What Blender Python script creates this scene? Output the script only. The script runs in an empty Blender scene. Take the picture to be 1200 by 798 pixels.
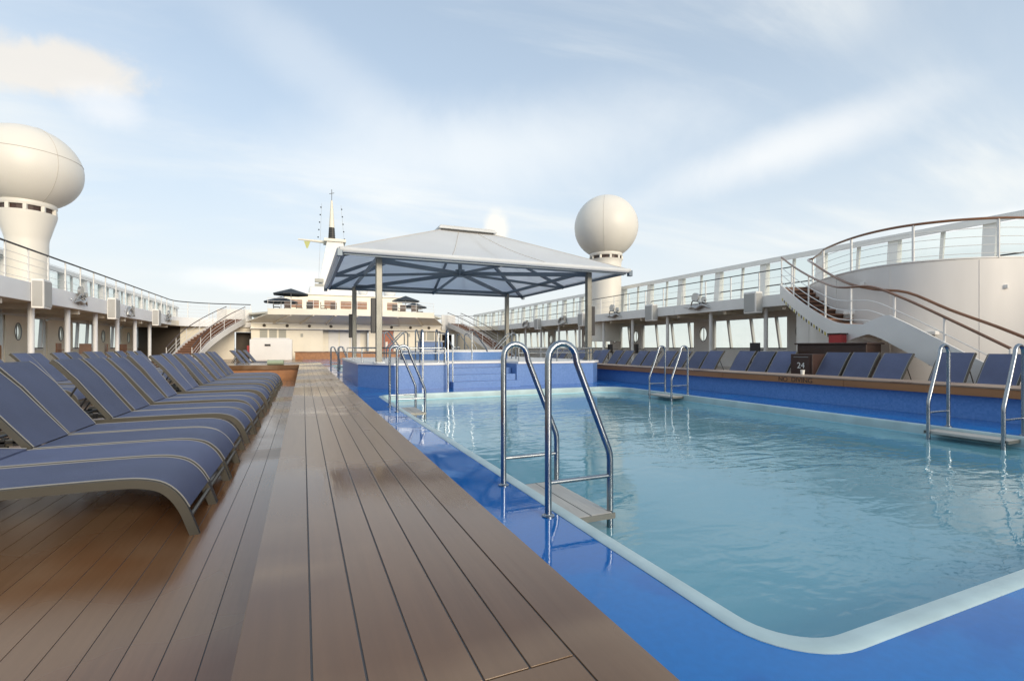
import bpy, math, random
from mathutils import Vector
random.seed(7)
S = bpy.context.scene
R = math.radians
COL = S.collection

# ------------------------------------------------------------------ camera
YAW = R(23.2)
cam = bpy.data.objects.new('camera', bpy.data.cameras.new('camera'))
COL.objects.link(cam)
cam.location = (0, 0, 1.0)
cam.rotation_euler = (R(90), 0, -YAW)
cam.data.sensor_width = 36
cam.data.lens = 17.13
cam.data.shift_y = 0.0067
cam.data.clip_end = 30000
cam.data.clip_start = 0.05
S.camera = cam

# ------------------------------------------------------------------ light
SUN_EL, SUN_AZ = R(17), R(167)      # azimuth clockwise from +Y (ship's bow): starboard quarter, behind the camera
W = bpy.data.worlds.new('World'); S.world = W; W.use_nodes = True
wn = W.node_tree.nodes; wl = W.node_tree.links
for n in list(wn): wn.remove(n)
def WN(t, **k):
    n = wn.new(t)
    for a, b in k.items(): setattr(n, a, b)
    return n
sky = WN('ShaderNodeTexSky', sky_type='NISHITA', sun_disc=False)
sky.sun_elevation = SUN_EL; sky.sun_rotation = SUN_AZ
sky.air_density = 1.0; sky.dust_density = 1.6; sky.ozone_density = 1.6
geo = WN('ShaderNodeTexCoord')
DIR = geo.outputs['Generated']
def wmath(op, a, b=None, c=None, clamp=False):
    n = WN('ShaderNodeMath', operation=op, use_clamp=clamp)
    for i, v in enumerate((a, b, c)):
        if v is None: continue
        if isinstance(v, (int, float)): n.inputs[i].default_value = v
        else: wl.new(v, n.inputs[i])
    return n.outputs[0]
def wvec(op, a, b=None, out=0):
    n = WN('ShaderNodeVectorMath', operation=op)
    for i, v in enumerate((a, b)):
        if v is None: continue
        if isinstance(v, (tuple, list)): n.inputs[i].default_value = v
        elif isinstance(v, (int, float)): n.inputs[3].default_value = v
        else: wl.new(v, n.inputs[i])
    return n.outputs[out]
sep = WN('ShaderNodeSeparateXYZ'); wl.new(DIR, sep.inputs[0])
dx, dy, dz = sep.outputs
zc = wmath('MAXIMUM', dz, 0.0)
den = wmath('ADD', zc, 0.18)
comb = WN('ShaderNodeCombineXYZ')
wl.new(wmath('DIVIDE', dx, den), comb.inputs[0]); wl.new(wmath('DIVIDE', dy, den), comb.inputs[1])
mp = WN('ShaderNodeMapping'); wl.new(comb.outputs[0], mp.inputs[0])
mp.inputs['Rotation'].default_value = (0, 0, R(62)); mp.inputs['Scale'].default_value = (0.42, 1.25, 1); mp.inputs['Location'].default_value = (3.3, 1.75, 0)
def wnoise(vec, scale, detail=5, rough=0.55, dist=0.0):
    n = WN('ShaderNodeTexNoise'); wl.new(vec, n.inputs['Vector'])
    n.inputs['Scale'].default_value = scale; n.inputs['Detail'].default_value = detail
    n.inputs['Roughness'].default_value = rough; n.inputs['Distortion'].default_value = dist
    return n.outputs[0]
def wsmooth(v, a, b):
    n = WN('ShaderNodeMapRange', interpolation_type='SMOOTHSTEP'); wl.new(v, n.inputs[0])
    n.inputs[1].default_value = a; n.inputs[2].default_value = b
    return n.outputs[0]
def wmix(f, a, b):
    n = WN('ShaderNodeMix', data_type='RGBA')
    if isinstance(f, (int, float)): n.inputs[0].default_value = f
    else: wl.new(f, n.inputs[0])
    for i, v in ((6, a), (7, b)):
        if isinstance(v, tuple): n.inputs[i].default_value = v
        else: wl.new(v, n.inputs[i])
    return n.outputs[2]
skyc = sky.outputs[0]
# thin pale overcast veil that thickens to the horizon
SK = 0.92
veil = wsmooth(dz, 0.62, -0.05)
col = wmix(wmath('MULTIPLY_ADD', veil, 0.42, 0.50), skyc, (4.2*SK, 5.0*SK, 5.8*SK, 1))
hor = wmath('POWER', wmath('SUBTRACT', 1.0, wmath('MINIMUM', zc, 1.0)), 5.0)
col = wmix(wmath('MULTIPLY', hor, 0.9), col, (5.95*SK, 5.9*SK, 5.5*SK, 1))
# wispy cirrus
c1 = wsmooth(wnoise(mp.outputs[0], 1.3, 8, 0.58, 0.5), 0.42, 0.72)
c2 = wsmooth(wnoise(comb.outputs[0], 0.55, 3, 0.5), 0.30, 0.58)
cir = wmath('MULTIPLY', wmath('MULTIPLY', c1, c2), 0.95)
col = wmix(cir, col, (5.7*SK, 5.85*SK, 5.75*SK, 1))
# cumulus heads at their own places in the sky
def puff(col, centre, sx, sz, colour, amp, thr=(0.55, 0.0), sc=9, tilt=0.0):
    c = Vector(centre).normalized()
    right = Vector((c.y, -c.x, 0)).normalized(); up = right.cross(c)
    a = right*math.cos(tilt) + up*math.sin(tilt); b = up*math.cos(tilt) - right*math.sin(tilt)
    u = wmath('DIVIDE', wvec('DOT_PRODUCT', DIR, tuple(a), 1), sx)
    v = wmath('DIVIDE', wvec('DOT_PRODUCT', DIR, tuple(b), 1), sz)
    front = wsmooth(wvec('DOT_PRODUCT', DIR, tuple(c), 1), 0.2, 0.6)
    r = wmath('SQRT', wmath('ADD', wmath('MULTIPLY', u, u), wmath('MULTIPLY', v, v)))
    n = wnoise(DIR, sc, 8, 0.6, 0.3)
    f = wmath('SUBTRACT', wmath('ADD', wmath('SUBTRACT', 1.0, r), wmath('MULTIPLY', n, 1.1)), 0.55)
    m = wmath('MULTIPLY', wmath('MULTIPLY', wsmooth(f, *thr), front), amp)
    return wmix(m, col, colour)
col = puff(col, (-0.315, 0.869, 0.385), 0.12, 0.045, (5.35, 4.95, 4.4, 1), 0.75, (0.0, 0.55), 17, R(12))
col = puff(col, (-0.26, 0.88, 0.35), 0.06, 0.045, (5.9, 5.8, 5.7, 1), 0.45, (0.0, 0.7), 9)
col = puff(col, (0.35, 0.90, 0.235), 0.030, 0.05, (6.6, 6.1, 5.2, 1), 0.85, (0.0, 0.8), 12)
col = puff(col, (0.76, 0.60, 0.34), 0.30, 0.06, (5.9, 5.9, 5.8, 1), 0.65, (0.0, 1.0), 4, R(12))
col = puff(col, (-0.02, 0.97, 0.12), 0.20, 0.03, (6.3, 6.2, 6.1, 1), 0.6, (0.0, 0.7), 7)
col = puff(col, (0.93, 0.36, 0.17), 0.2, 0.035, (6.3, 6.3, 6.3, 1), 0.6, (0.0, 0.7), 7)
col = puff(col, (0.30, 0.86, 0.36), 0.55, 0.13, (5.6, 5.75, 5.75, 1), 0.62, (-0.1, 1.0), 3.2, R(8))
col = puff(col, (0.02, 0.88, 0.47), 0.26, 0.07, (5.5, 5.65, 5.7, 1), 0.25, (-0.1, 0.9), 4.5, R(-24))
bg = WN('ShaderNodeBackground'); wl.new(col, bg.inputs[0]); bg.inputs[1].default_value = 0.095
wo = WN('ShaderNodeOutputWorld'); wl.new(bg.outputs[0], wo.inputs[0])

sd = bpy.data.lights.new('sun', 'SUN'); sd.energy = 1.35; sd.angle = R(24); sd.color = (1.0, 0.86, 0.68)
sun = bpy.data.objects.new('sun', sd); COL.objects.link(sun)
sv = Vector((math.sin(SUN_AZ)*math.cos(SUN_EL), math.cos(SUN_AZ)*math.cos(SUN_EL), math.sin(SUN_EL)))
sun.rotation_euler = sv.to_track_quat('Z', 'Y').to_euler(); sun.location = sv*200

S.view_settings.view_transform = 'Standard'; S.view_settings.look = 'None'
S.view_settings.exposure = 0.95; S.view_settings.gamma = 1.0
S.render.engine = 'CYCLES'
S.cycles.max_bounces = 8; S.cycles.transparent_max_bounces = 12
S.cycles.caustics_reflective = False; S.cycles.caustics_refractive = False

# ------------------------------------------------------------------ materials
def mat(name, color, rough=0.5, metal=0.0, var=0.0, vscale=3.0, bump=0.0, bscale=60.0, rvar=0.0,
        spec=0.5, objvar=0.0, coat=0.0, stretch=(1,1,1), coord='Object'):
    m = bpy.data.materials.new(name); m.use_nodes = True
    N = m.node_tree.nodes; L = m.node_tree.links; b = N['Principled BSDF']
    b.inputs['Base Color'].default_value = (*color, 1); b.inputs['Roughness'].default_value = rough
    b.inputs['Metallic'].default_value = metal; b.inputs['Specular IOR Level'].default_value = spec
    b.inputs['Coat Weight'].default_value = coat; b.inputs['Coat Roughness'].default_value = 0.08
    tc = N.new('ShaderNodeTexCoord'); mpn = N.new('ShaderNodeMapping')
    L.new(tc.outputs[coord], mpn.inputs[0]); mpn.inputs['Scale'].default_value = stretch
    def noise(sc, det=4):
        n = N.new('ShaderNodeTexNoise'); L.new(mpn.outputs[0], n.inputs['Vector'])
        n.inputs['Scale'].default_value = sc; n.inputs['Detail'].default_value = det; return n.outputs[0]
    if var or objvar:
        hsv = N.new('ShaderNodeHueSaturation'); hsv.inputs['Color'].default_value = (*color, 1)
        acc = None
        if var:
            mr = N.new('ShaderNodeMapRange'); L.new(noise(vscale), mr.inputs[0])
            mr.inputs[1].default_value = 0.3; mr.inputs[2].default_value = 0.7
            mr.inputs[3].default_value = 1-var; mr.inputs[4].default_value = 1+var; acc = mr.outputs[0]
        if objvar:
            oi = N.new('ShaderNodeObjectInfo'); mr = N.new('ShaderNodeMapRange'); L.new(oi.outputs['Random'], mr.inputs[0])
            mr.inputs[3].default_value = 1-objvar; mr.inputs[4].default_value = 1+objvar
            if acc is None: acc = mr.outputs[0]
            else:
                mm = N.new('ShaderNodeMath'); mm.operation = 'MULTIPLY'; L.new(acc, mm.inputs[0]); L.new(mr.outputs[0], mm.inputs[1]); acc = mm.outputs[0]
        L.new(acc, hsv.inputs['Value']); L.new(hsv.outputs[0], b.inputs['Base Color'])
    if rvar:
        mr = N.new('ShaderNodeMapRange'); L.new(noise(vscale*0.7), mr.inputs[0])
        mr.inputs[1].default_value = 0.35; mr.inputs[2].default_value = 0.65
        mr.inputs[3].default_value = max(0.02, rough-rvar); mr.inputs[4].default_value = rough+rvar
        L.new(mr.outputs[0], b.inputs['Roughness'])
    if bump:
        bp = N.new('ShaderNodeBump'); bp.inputs['Strength'].default_value = bump; bp.inputs['Distance'].default_value = 0.01
        L.new(noise(bscale), bp.inputs['Height']); L.new(bp.outputs[0], b.inputs['Normal'])
    return m

def wetmat(name, dry, wet, rdry, rwet, pscale, thr, grain=None, objvar=0.0, spots=False):
    """deck surface with dry areas and puddled / stained wet areas (their own shapes)"""
    m = bpy.data.materials.new(name); m.use_nodes = True
    N = m.node_tree.nodes; L = m.node_tree.links; b = N['Principled BSDF']
    g = N.new('ShaderNodeNewGeometry')
    n = N.new('ShaderNodeTexNoise'); L.new(g.outputs['Position'], n.inputs['Vector'])
    n.inputs['Scale'].default_value = pscale; n.inputs['Detail'].default_value = 4; n.inputs['Roughness'].default_value = 0.5; n.inputs['Distortion'].default_value = 0.4
    mk = N.new('ShaderNodeMapRange'); mk.interpolation_type = 'SMOOTHSTEP'; L.new(n.outputs[0], mk.inputs[0])
    mk.inputs[1].default_value = thr[0]; mk.inputs[2].default_value = thr[1]
    mx = N.new('ShaderNodeMix'); mx.data_type = 'RGBA'; L.new(mk.outputs[0], mx.inputs[0])
    mx.inputs[6].default_value = (*dry, 1); mx.inputs[7].default_value = (*wet, 1)
    colr = mx.outputs[2]
    hsv = N.new('ShaderNodeHueSaturation'); L.new(colr, hsv.inputs['Color'])
    gm = N.new('ShaderNodeMapping'); L.new(g.outputs['Position'], gm.inputs[0]); gm.inputs['Scale'].default_value = grain or (1, 1, 1)
    gn = N.new('ShaderNodeTexNoise'); L.new(gm.outputs[0], gn.inputs['Vector']); gn.inputs['Scale'].default_value = 6 if grain else 30; gn.inputs['Detail'].default_value = 5
    mr = N.new('ShaderNodeMapRange'); L.new(gn.outputs[0], mr.inputs[0]); mr.inputs[1].default_value = .3; mr.inputs[2].default_value = .7
    d = 0.055 if grain else 0.05
    mr.inputs[3].default_value = 1-d; mr.inputs[4].default_value = 1+d; val = mr.outputs[0]
    if objvar:
        oi = N.new('ShaderNodeObjectInfo'); m2 = N.new('ShaderNodeMapRange'); L.new(oi.outputs['Random'], m2.inputs[0])
        m2.inputs[3].default_value = 1-objvar; m2.inputs[4].default_value = 1+objvar
        mm = N.new('ShaderNodeMath'); mm.operation = 'MULTIPLY'; L.new(val, mm.inputs[0]); L.new(m2.outputs[0], mm.inputs[1]); val = mm.outputs[0]
    L.new(val, hsv.inputs['Value']); L.new(hsv.outputs[0], b.inputs['Base Color'])
    rr = N.new('ShaderNodeMapRange'); L.new(mk.outputs[0], rr.inputs[0]); rr.inputs[3].default_value = rdry; rr.inputs[4].default_value = rwet
    L.new(rr.outputs[0], b.inputs['Roughness'])
    bp = N.new('ShaderNodeBump'); bp.inputs['Strength'].default_value = 0.12 if grain else 0.06; bp.inputs['Distance'].default_value = 0.004
    L.new(gn.outputs[0], bp.inputs['Height']); L.new(bp.outputs[0], b.inputs['Normal'])
    return m

M = {}
M['plank'] = wetmat('teak_plank', (.24, .152, .088), (.155, .083, .040), .30, .10, 0.75, (.46, .58), grain=(9, .5, 9), objvar=.09)
M['plank_low'] = wetmat('teak_plank_wet', (.26, .155, .085), (.20, .088, .036), .32, .12, 0.45, (.42, .56), grain=(9, .5, 9), objvar=.09)
M['caulk'] = mat('caulking', (.10, .097, .10), .6)
M['teak_edge'] = mat('varnished_teak', (.36, .155, .055), .35, var=.18, vscale=5, stretch=(1, .12, 1), bump=.15, bscale=40)
M['teak_top'] = wetmat('teak_cap', (.30, .20, .13), (.22, .13, .08), .4, .22, 0.6, (.46, .6), grain=(9, .5, 9))
M['blue_deck'] = wetmat('blue_deck_paint', (.006, .165, .50), (.005, .125, .43), .22, .03, 1.0, (.42, .49))
def tile_mat(name, ca, cb, scale, rough):
    m = mat(name, ca, rough)
    N = m.node_tree.nodes; L = m.node_tree.links; b = N['Principled BSDF']
    g = N.new('ShaderNodeNewGeometry'); v = N.new('ShaderNodeTexVoronoi'); v.distance = 'CHEBYCHEV'; v.inputs['Randomness'].default_value = 0.0
    v.inputs['Scale'].default_value = scale; L.new(g.outputs['Position'], v.inputs['Vector'])
    sp = N.new('ShaderNodeSeparateColor'); L.new(v.outputs['Color'], sp.inputs[0])
    mx = N.new('ShaderNodeMix'); mx.data_type = 'RGBA'; mx.inputs[6].default_value = (*ca, 1); mx.inputs[7].default_value = (*cb, 1)
    L.new(sp.outputs[0], mx.inputs[0]); L.new(mx.outputs[2], b.inputs['Base Color'])
    return m
M['blue_tile'] = tile_mat('blue_mosaic', (.09, .24, .54), (.14, .30, .62), 38, .3)
M['tub_tile'] = tile_mat('tub_mosaic', (.10, .21, .46), (.14, .26, .53), 38, .35)
M['pool_tile'] = tile_mat('pool_mosaic', (.36, .64, .72), (.42, .70, .78), 20, .4)
M['coping'] = mat('coping', (.42, .55, .57), .32, var=.14, vscale=3.5, bump=.1, bscale=20)
M['white'] = mat('white_paint', (.80, .79, .76), .38, var=.04, vscale=1.2, bump=.05, bscale=3)
M['cream'] = mat('cream_paint', (.84, .79, .66), .45, var=.05, vscale=.8)
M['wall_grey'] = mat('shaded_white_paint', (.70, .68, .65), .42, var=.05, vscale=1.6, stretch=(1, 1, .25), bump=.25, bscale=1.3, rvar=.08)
M['fascia_cool'] = mat('cool_white_paint', (.86, .87, .88), .35, var=.04, vscale=.8)
M['ceiling'] = mat('ceiling_panel', (.80, .73, .60), .5, var=.1, vscale=1.5)
M['fabric'] = mat('blue_mesh_fabric', (.088, .108, .195), .62, var=.10, vscale=3, bump=.5, bscale=420, objvar=.2, spec=.5)
M['piping'] = mat('pale_piping', (.27, .27, .26), .5)
M['bronze'] = mat('bronze_aluminium', (.085, .078, .062), .42, metal=.3, var=.1)
M['dark'] = mat('dark_plastic', (.02, .02, .022), .45)
M['steel'] = mat('stainless_steel', (.30, .33, .36), .24, metal=1.0, var=.10, vscale=6, rvar=.06)
M['post'] = mat('brushed_post', (.20, .20, .18), .42, metal=.6, var=.08)
M['frame_blue'] = mat('canopy_steel', (.16, .20, .24), .4, metal=.3)
M['canopy'] = mat('canopy_fabric', (.92, .92, .89), .6, var=.035, vscale=1.2, bump=.1, bscale=2)
M['under_shade'] = mat('canopy_under_shade', (.64, .72, .82), .7, var=.04, vscale=1)  # fabric underside, its bluish shade and pool reflection put into the colour
M['varnish'] = mat('varnished_handrail', (.21, .10, .05), .3, var=.2, vscale=2, coat=.4)
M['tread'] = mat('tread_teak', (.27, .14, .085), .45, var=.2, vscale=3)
M['riser_shaded'] = mat('stair_riser_shaded', (.12, .062, .04), .45, var=.15)  # wood darkened to paint in the shade of open gaps between treads
M['umbrella'] = mat('dark_canvas', (.03, .04, .05), .7)
M['grey_box'] = mat('speaker_grille', (.45, .45, .43), .7, bump=.3, bscale=200)
M['chrome_art'] = mat('polished_sculpture', (.45, .45, .44), .3, metal=.7)
def translucent(m, f, c):
    N = m.node_tree.nodes; L = m.node_tree.links; b = N['Principled BSDF']; o = N['Material Output']
    t = N.new('ShaderNodeBsdfTranslucent'); t.inputs[0].default_value = (*c, 1); x = N.new('ShaderNodeMixShader'); x.inputs[0].default_value = f
    L.new(b.outputs[0], x.inputs[1]); L.new(t.outputs[0], x.inputs[2]); L.new(x.outputs[0], o.inputs[0])
translucent(M['canopy'], .42, (1, 1, 1)); translucent(M['under_shade'], .75, (.88, .93, 1))
M['dome'] = mat('radome_white', (.78, .745, .67), .45, var=.03, vscale=.6)
M['seam'] = mat('radome_seam', (.55, .51, .45), .5)
M['brown_wood'] = mat('dark_brown_wood', (.055, .028, .02), .4, var=.15)
M['orange_door'] = mat('orange_door_paint', (.36, .085, .03), .4, var=.1)
M['red'] = mat('red_paint', (.42, .04, .04), .4)
M['dark_opening'] = mat('dark_interior', (.06, .045, .03), .6)
M['louvre'] = mat('louvre_metal', (.42, .42, .37), .5)
M['pennant'] = mat('pennant_yellow', (.5, .52, .2), .6)
M['grey_slat'] = mat('step_slat', (.42, .41, .38), .5, var=.12, vscale=12, stretch=(1, .2, 1), bump=.3)
M['letters_w'] = mat('letter_white', (.8, .8, .75), .5)
M['letters_d'] = mat('letter_brown', (.06, .03, .02), .6)
M['stripe_y'] = mat('stripe_yellow', (.55, .45, .08), .5)
M['green'] = mat('green_sign', (.05, .25, .15), .4)
M['sea'] = mat('sea_water', (.03, .07, .10), .25, bump=.6, bscale=.3)
M['hull'] = mat('hull_white', (.75, .75, .75), .4)
M['towel'] = mat('towel_green', (.35, .42, .30), .8)

def water_mat():
    m = bpy.data.materials.new('pool_water'); m.use_nodes = True
    N = m.node_tree.nodes; L = m.node_tree.links
    for n in list(N): N.remove(n)
    out = N.new('ShaderNodeOutputMaterial')
    g = N.new('ShaderNodeNewGeometry')
    mp = N.new('ShaderNodeMapping'); L.new(g.outputs['Position'], mp.inputs[0]); mp.inputs['Rotation'].default_value = (0, 0, R(-23)); mp.inputs['Scale'].default_value = (.75, 1.5, 1)
    n1 = N.new('ShaderNodeTexNoise'); L.new(mp.outputs[0], n1.inputs['Vector']); n1.inputs['Scale'].default_value = 2.4; n1.inputs['Detail'].default_value = 2.0; n1.inputs['Distortion'].default_value = .8
    n2 = N.new('ShaderNodeTexNoise'); L.new(mp.outputs[0], n2.inputs['Vector']); n2.inputs['Scale'].default_value = 9; n2.inputs['Detail'].default_value = 2.0; n2.inputs['Distortion'].default_value = .5
    n3 = N.new('ShaderNodeTexNoise'); L.new(g.outputs['Position'], n3.inputs['Vector']); n3.inputs['Scale'].default_value = .45; n3.inputs['Detail'].default_value = 1
    pm = N.new('ShaderNodeMapRange'); L.new(n3.outputs[0], pm.inputs[0]); pm.inputs[1].default_value = .38; pm.inputs[2].default_value = .62; pm.inputs[3].default_value = .25; pm.inputs[4].default_value = 1.0
    a = N.new('ShaderNodeMath'); a.operation = 'MULTIPLY_ADD'; L.new(n2.outputs[0], a.inputs[0]); a.inputs[1].default_value = .26; L.new(n1.outputs[0], a.inputs[2])
    c = N.new('ShaderNodeMath'); c.operation = 'MULTIPLY'; L.new(a.outputs[0], c.inputs[0]); L.new(pm.outputs[0], c.inputs[1])
    bp = N.new('ShaderNodeBump'); bp.inputs['Strength'].default_value = 1.0; bp.inputs['Distance'].default_value = .017; L.new(c.outputs[0], bp.inputs['Height'])
    gl = N.new('ShaderNodeBsdfGlossy'); gl.inputs['Roughness'].default_value = .02; gl.inputs['Color'].default_value = (.92, .96, 1, 1); L.new(bp.outputs[0], gl.inputs['Normal'])
    tr = N.new('ShaderNodeBsdfTransparent'); tr.inputs['Color'].default_value = (.64, .86, .93, 1)
    df = N.new('ShaderNodeBsdfDiffuse'); df.inputs['Color'].default_value = (.20, .49, .60, 1)
    m0 = N.new('ShaderNodeMixShader'); m0.inputs[0].default_value = .6; L.new(tr.outputs[0], m0.inputs[1]); L.new(df.outputs[0], m0.inputs[2])
    fr = N.new('ShaderNodeFresnel'); fr.inputs['IOR'].default_value = 1.42; L.new(bp.outputs[0], fr.inputs['Normal'])
    mx = N.new('ShaderNodeMixShader'); L.new(fr.outputs[0], mx.inputs[0]); L.new(m0.outputs[0], mx.inputs[1]); L.new(gl.outputs[0], mx.inputs[2])
    L.new(mx.outputs[0], out.inputs[0]); return m
M['water'] = water_mat()
def glass_mat():
    m = bpy.data.materials.new('window_glass'); m.use_nodes = True
    N = m.node_tree.nodes; L = m.node_tree.links
    for n in list(N): N.remove(n)
    out = N.new('ShaderNodeOutputMaterial')
    gl = N.new('ShaderNodeBsdfGlossy'); gl.inputs['Roughness'].default_value = .03
    tr = N.new('ShaderNodeBsdfTransparent'); tr.inputs['Color'].default_value = (.93, .96, .95, 1)
    lw = N.new('ShaderNodeLayerWeight'); lw.inputs[0].default_value = .5
    pw_ = N.new('ShaderNodeMath'); pw_.operation = 'POWER'; L.new(lw.outputs['Facing'], pw_.inputs[0]); pw_.inputs[1].default_value = 6
    fr = N.new('ShaderNodeMath'); fr.operation = 'MULTIPLY_ADD'; L.new(pw_.outputs[0], fr.inputs[0]); fr.inputs[1].default_value = .35; fr.inputs[2].default_value = .03
    mx = N.new('ShaderNodeMixShader'); L.new(fr.outputs[0], mx.inputs[0]); L.new(tr.outputs[0], mx.inputs[1]); L.new(gl.outputs[0], mx.inputs[2])
    L.new(mx.outputs[0], out.inputs[0]); return m
M['glass'] = glass_mat()

# ------------------------------------------------------------------ helpers
def origin_of(o):
    v = Vector((0, 0, 0))
    while o is not None:
        v += o.location; o = o.parent
    return v
def tag(o, label=None, cat=None, group=None, kind=None):
    if label: o['label'] = label
    if cat: o['category'] = cat
    if group: o['group'] = group
    if kind: o['kind'] = kind
    return o
def thing(name, label, cat, loc=(0, 0, 0), rz=0, group=None):
    o = bpy.data.objects.new(name, None); COL.objects.link(o)
    o.location = loc; o.rotation_euler = (0, 0, rz); o.empty_display_size = .1
    return tag(o, label, cat, group)
class MB:
    def __init__(s): s.v = []; s.f = []
    def box(s, x0, x1, y0, y1, z0, z1):
        b = len(s.v)
        s.v += [(x, y, z) for z in (z0, z1) for y in (y0, y1) for x in (x0, x1)]
        s.f += [tuple(b+i for i in q) for q in ((0,2,3,1),(4,5,7,6),(0,1,5,4),(2,6,7,3),(0,4,6,2),(1,3,7,5))]
        return s
    def hexa(s, p):       # 8 points, bottom 4 (loop) then top 4 (loop)
        b = len(s.v); s.v += [tuple(q) for q in p]
        s.f += [tuple(b+i for i in q) for q in ((3,2,1,0),(4,5,6,7),(0,1,5,4),(1,2,6,5),(2,3,7,6),(3,0,4,7))]
        return s
    def quad(s, *p):
        b = len(s.v); s.v += [tuple(q) for q in p]; s.f.append(tuple(range(b, b+len(p)))); return s
    def bar(s, a, b_, w, h, up=(0, 0, 1)):
        a = Vector(a); b_ = Vector(b_); d = (b_-a).normalized(); u = Vector(up)
        if abs(d.dot(u)) > .98: u = Vector((1, 0, 0))
        r = d.cross(u).normalized(); u = r.cross(d).normalized()
        pts = []
        for c in (a, b_):
            for i, j in ((-1,-1),(1,-1),(1,1),(-1,1)): pts.append(c + r*(i*w/2) + u*(j*h/2))
        return s.hexa(pts)
    def tube(s, pts, r, seg=8, caps=True):
        pts = [Vector(p) for p in pts]; n = len(pts); base = len(s.v)
        rad = r if isinstance(r, (list, tuple)) else [r]*n
        prev = None
        for i, p in enumerate(pts):
            t = (pts[min(i+1, n-1)] - pts[max(i-1, 0)]).normalized()
            if prev is None:
                u = Vector((0, 0, 1)) if abs(t.z) < .9 else Vector((1, 0, 0))
                u = (u - t*u.dot(t)).normalized()
            else: u = (prev - t*prev.dot(t)).normalized()
            prev = u; w = t.cross(u)
            for k in range(seg):
                a = 2*math.pi*k/seg; s.v.append(tuple(p + (u*math.cos(a) + w*math.sin(a))*rad[i]))
        for i in range(n-1):
            for k in range(seg):
                a = base+i*seg+k; b = base+i*seg+(k+1) % seg
                s.f.append((a, b, b+seg, a+seg))
        if caps:
            s.f.append(tuple(base+k for k in reversed(range(seg)))); s.f.append(tuple(base+(n-1)*seg+k for k in range(seg)))
        return s
    def lathe(s, prof, c=(0, 0, 0), seg=32, cap=True):
        base = len(s.v); n = len(prof)
        for r, z in prof:
            for k in range(seg):
                a = 2*math.pi*k/seg; s.v.append((c[0]+r*math.cos(a), c[1]+r*math.sin(a), c[2]+z))
        for i in range(n-1):
            for k in range(seg):
                a = base+i*seg+k; b = base+i*seg+(k+1) % seg
                s.f.append((a, b, b+seg, a+seg))
        if cap:
            s.f.append(tuple(base+k for k in reversed(range(seg)))); s.f.append(tuple(base+(n-1)*seg+k for k in range(seg)))
        return s
    def prism(s, poly, z0, z1):
        b = len(s.v); n = len(poly)
        s.v += [(x, y, z0) for x, y in poly] + [(x, y, z1) for x, y in poly]
        s.f.append(tuple(b+i for i in reversed(range(n)))); s.f.append(tuple(b+n+i for i in range(n)))
        for i in range(n):
            j = (i+1) % n; s.f.append((b+i, b+j, b+n+j, b+n+i))
        return s
    def ribbon(s, A, B):   # strip between two point rows
        b = len(s.v); n = len(A); s.v += [tuple(p) for p in A] + [tuple(p) for p in B]
        for i in range(n-1): s.f.append((b+i, b+i+1, b+n+i+1, b+n+i))
        return s
    def sweep(s, rows, closed=False):   # rows of equal-length cross-section loops
        b = len(s.v); n = len(rows); k = len(rows[0])
        for r in rows: s.v += [tuple(p) for p in r]
        for i in range(n if closed else n-1):
            i2 = (i+1) % n
            for j in range(k):
                j2 = (j+1) % k; s.f.append((b+i*k+j, b+i*k+j2, b+i2*k+j2, b+i2*k+j))
        if not closed:
            s.f.append(tuple(b+j for j in reversed(range(k)))); s.f.append(tuple(b+(n-1)*k+j for j in range(k)))
        return s
    def slab(s, A, B, t):   # thick strip hanging below rows A,B by t
        rows = [[a, b, (b[0], b[1], b[2]-t), (a[0], a[1], a[2]-t)] for a, b in zip(A, B)]
        return s.sweep(rows)
    def sphere(s, c, r, seg=24, rings=14, z0=-1, sz=1.0):
        prof = []
        a0 = math.asin(max(-1, z0))
        for i in range(rings+1):
            a = a0 + (math.pi/2-a0)*i/rings; prof.append((max(r*math.cos(a), 1e-3), r*sz*math.sin(a)))
        return s.lathe(prof, c, seg)
    def build(s, name, m, parent=None, smooth=False, bevel=0, kind=None, flip=False):
        off = origin_of(parent) if parent else Vector((0, 0, 0))
        me = bpy.data.meshes.new(name)
        me.from_pydata([(x-off.x, y-off.y, z-off.z) for x, y, z in s.v], [], s.f)
        if isinstance(m, str): m = M[m]
        me.materials.append(m); me.update()
        import bmesh
        bm = bmesh.new(); bm.from_mesh(me); (None if m is M['water'] else bmesh.ops.recalc_face_normals(bm, faces=bm.faces)); bm.to_mesh(me); bm.free()
        if smooth:
            me.polygons.foreach_set('use_smooth', [True]*len(me.polygons)); me.set_sharp_from_angle(angle=R(38))
        o = bpy.data.objects.new(name, me); COL.objects.link(o)
        if parent: o.parent = parent
        if bevel:
            md = o.modifiers.new('edge', 'BEVEL'); md.width = bevel; md.segments = 2; md.limit_method = 'ANGLE'
        if kind: o['kind'] = kind
        return o
def share(src, name, parent, loc, rz=0.0, scale=None):
    o = src.copy(); o.name = name; COL.objects.link(o); o.parent = parent
    o.location = loc; o.rotation_euler = (0, 0, rz)
    if scale: o.scale = scale
    return o
def copy_tree(o, parent=None):
    c = o.copy(); COL.objects.link(c); c.parent = parent
    for ch in list(o.children): copy_tree(ch, c)
    return c
ORD = ['first','second','third','fourth','fifth','sixth','seventh','eighth','ninth','tenth','eleventh','twelfth','thirteenth','fourteenth','fifteenth','sixteenth','seventeenth','eighteenth','nineteenth','twentieth','twenty-first','twenty-second','twenty-third','twenty-fourth','twenty-fifth','twenty-sixth','twenty-seventh','twenty-eighth','twenty-ninth','thirtieth']
def lerp(a, b, t): return a+(b-a)*t
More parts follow.
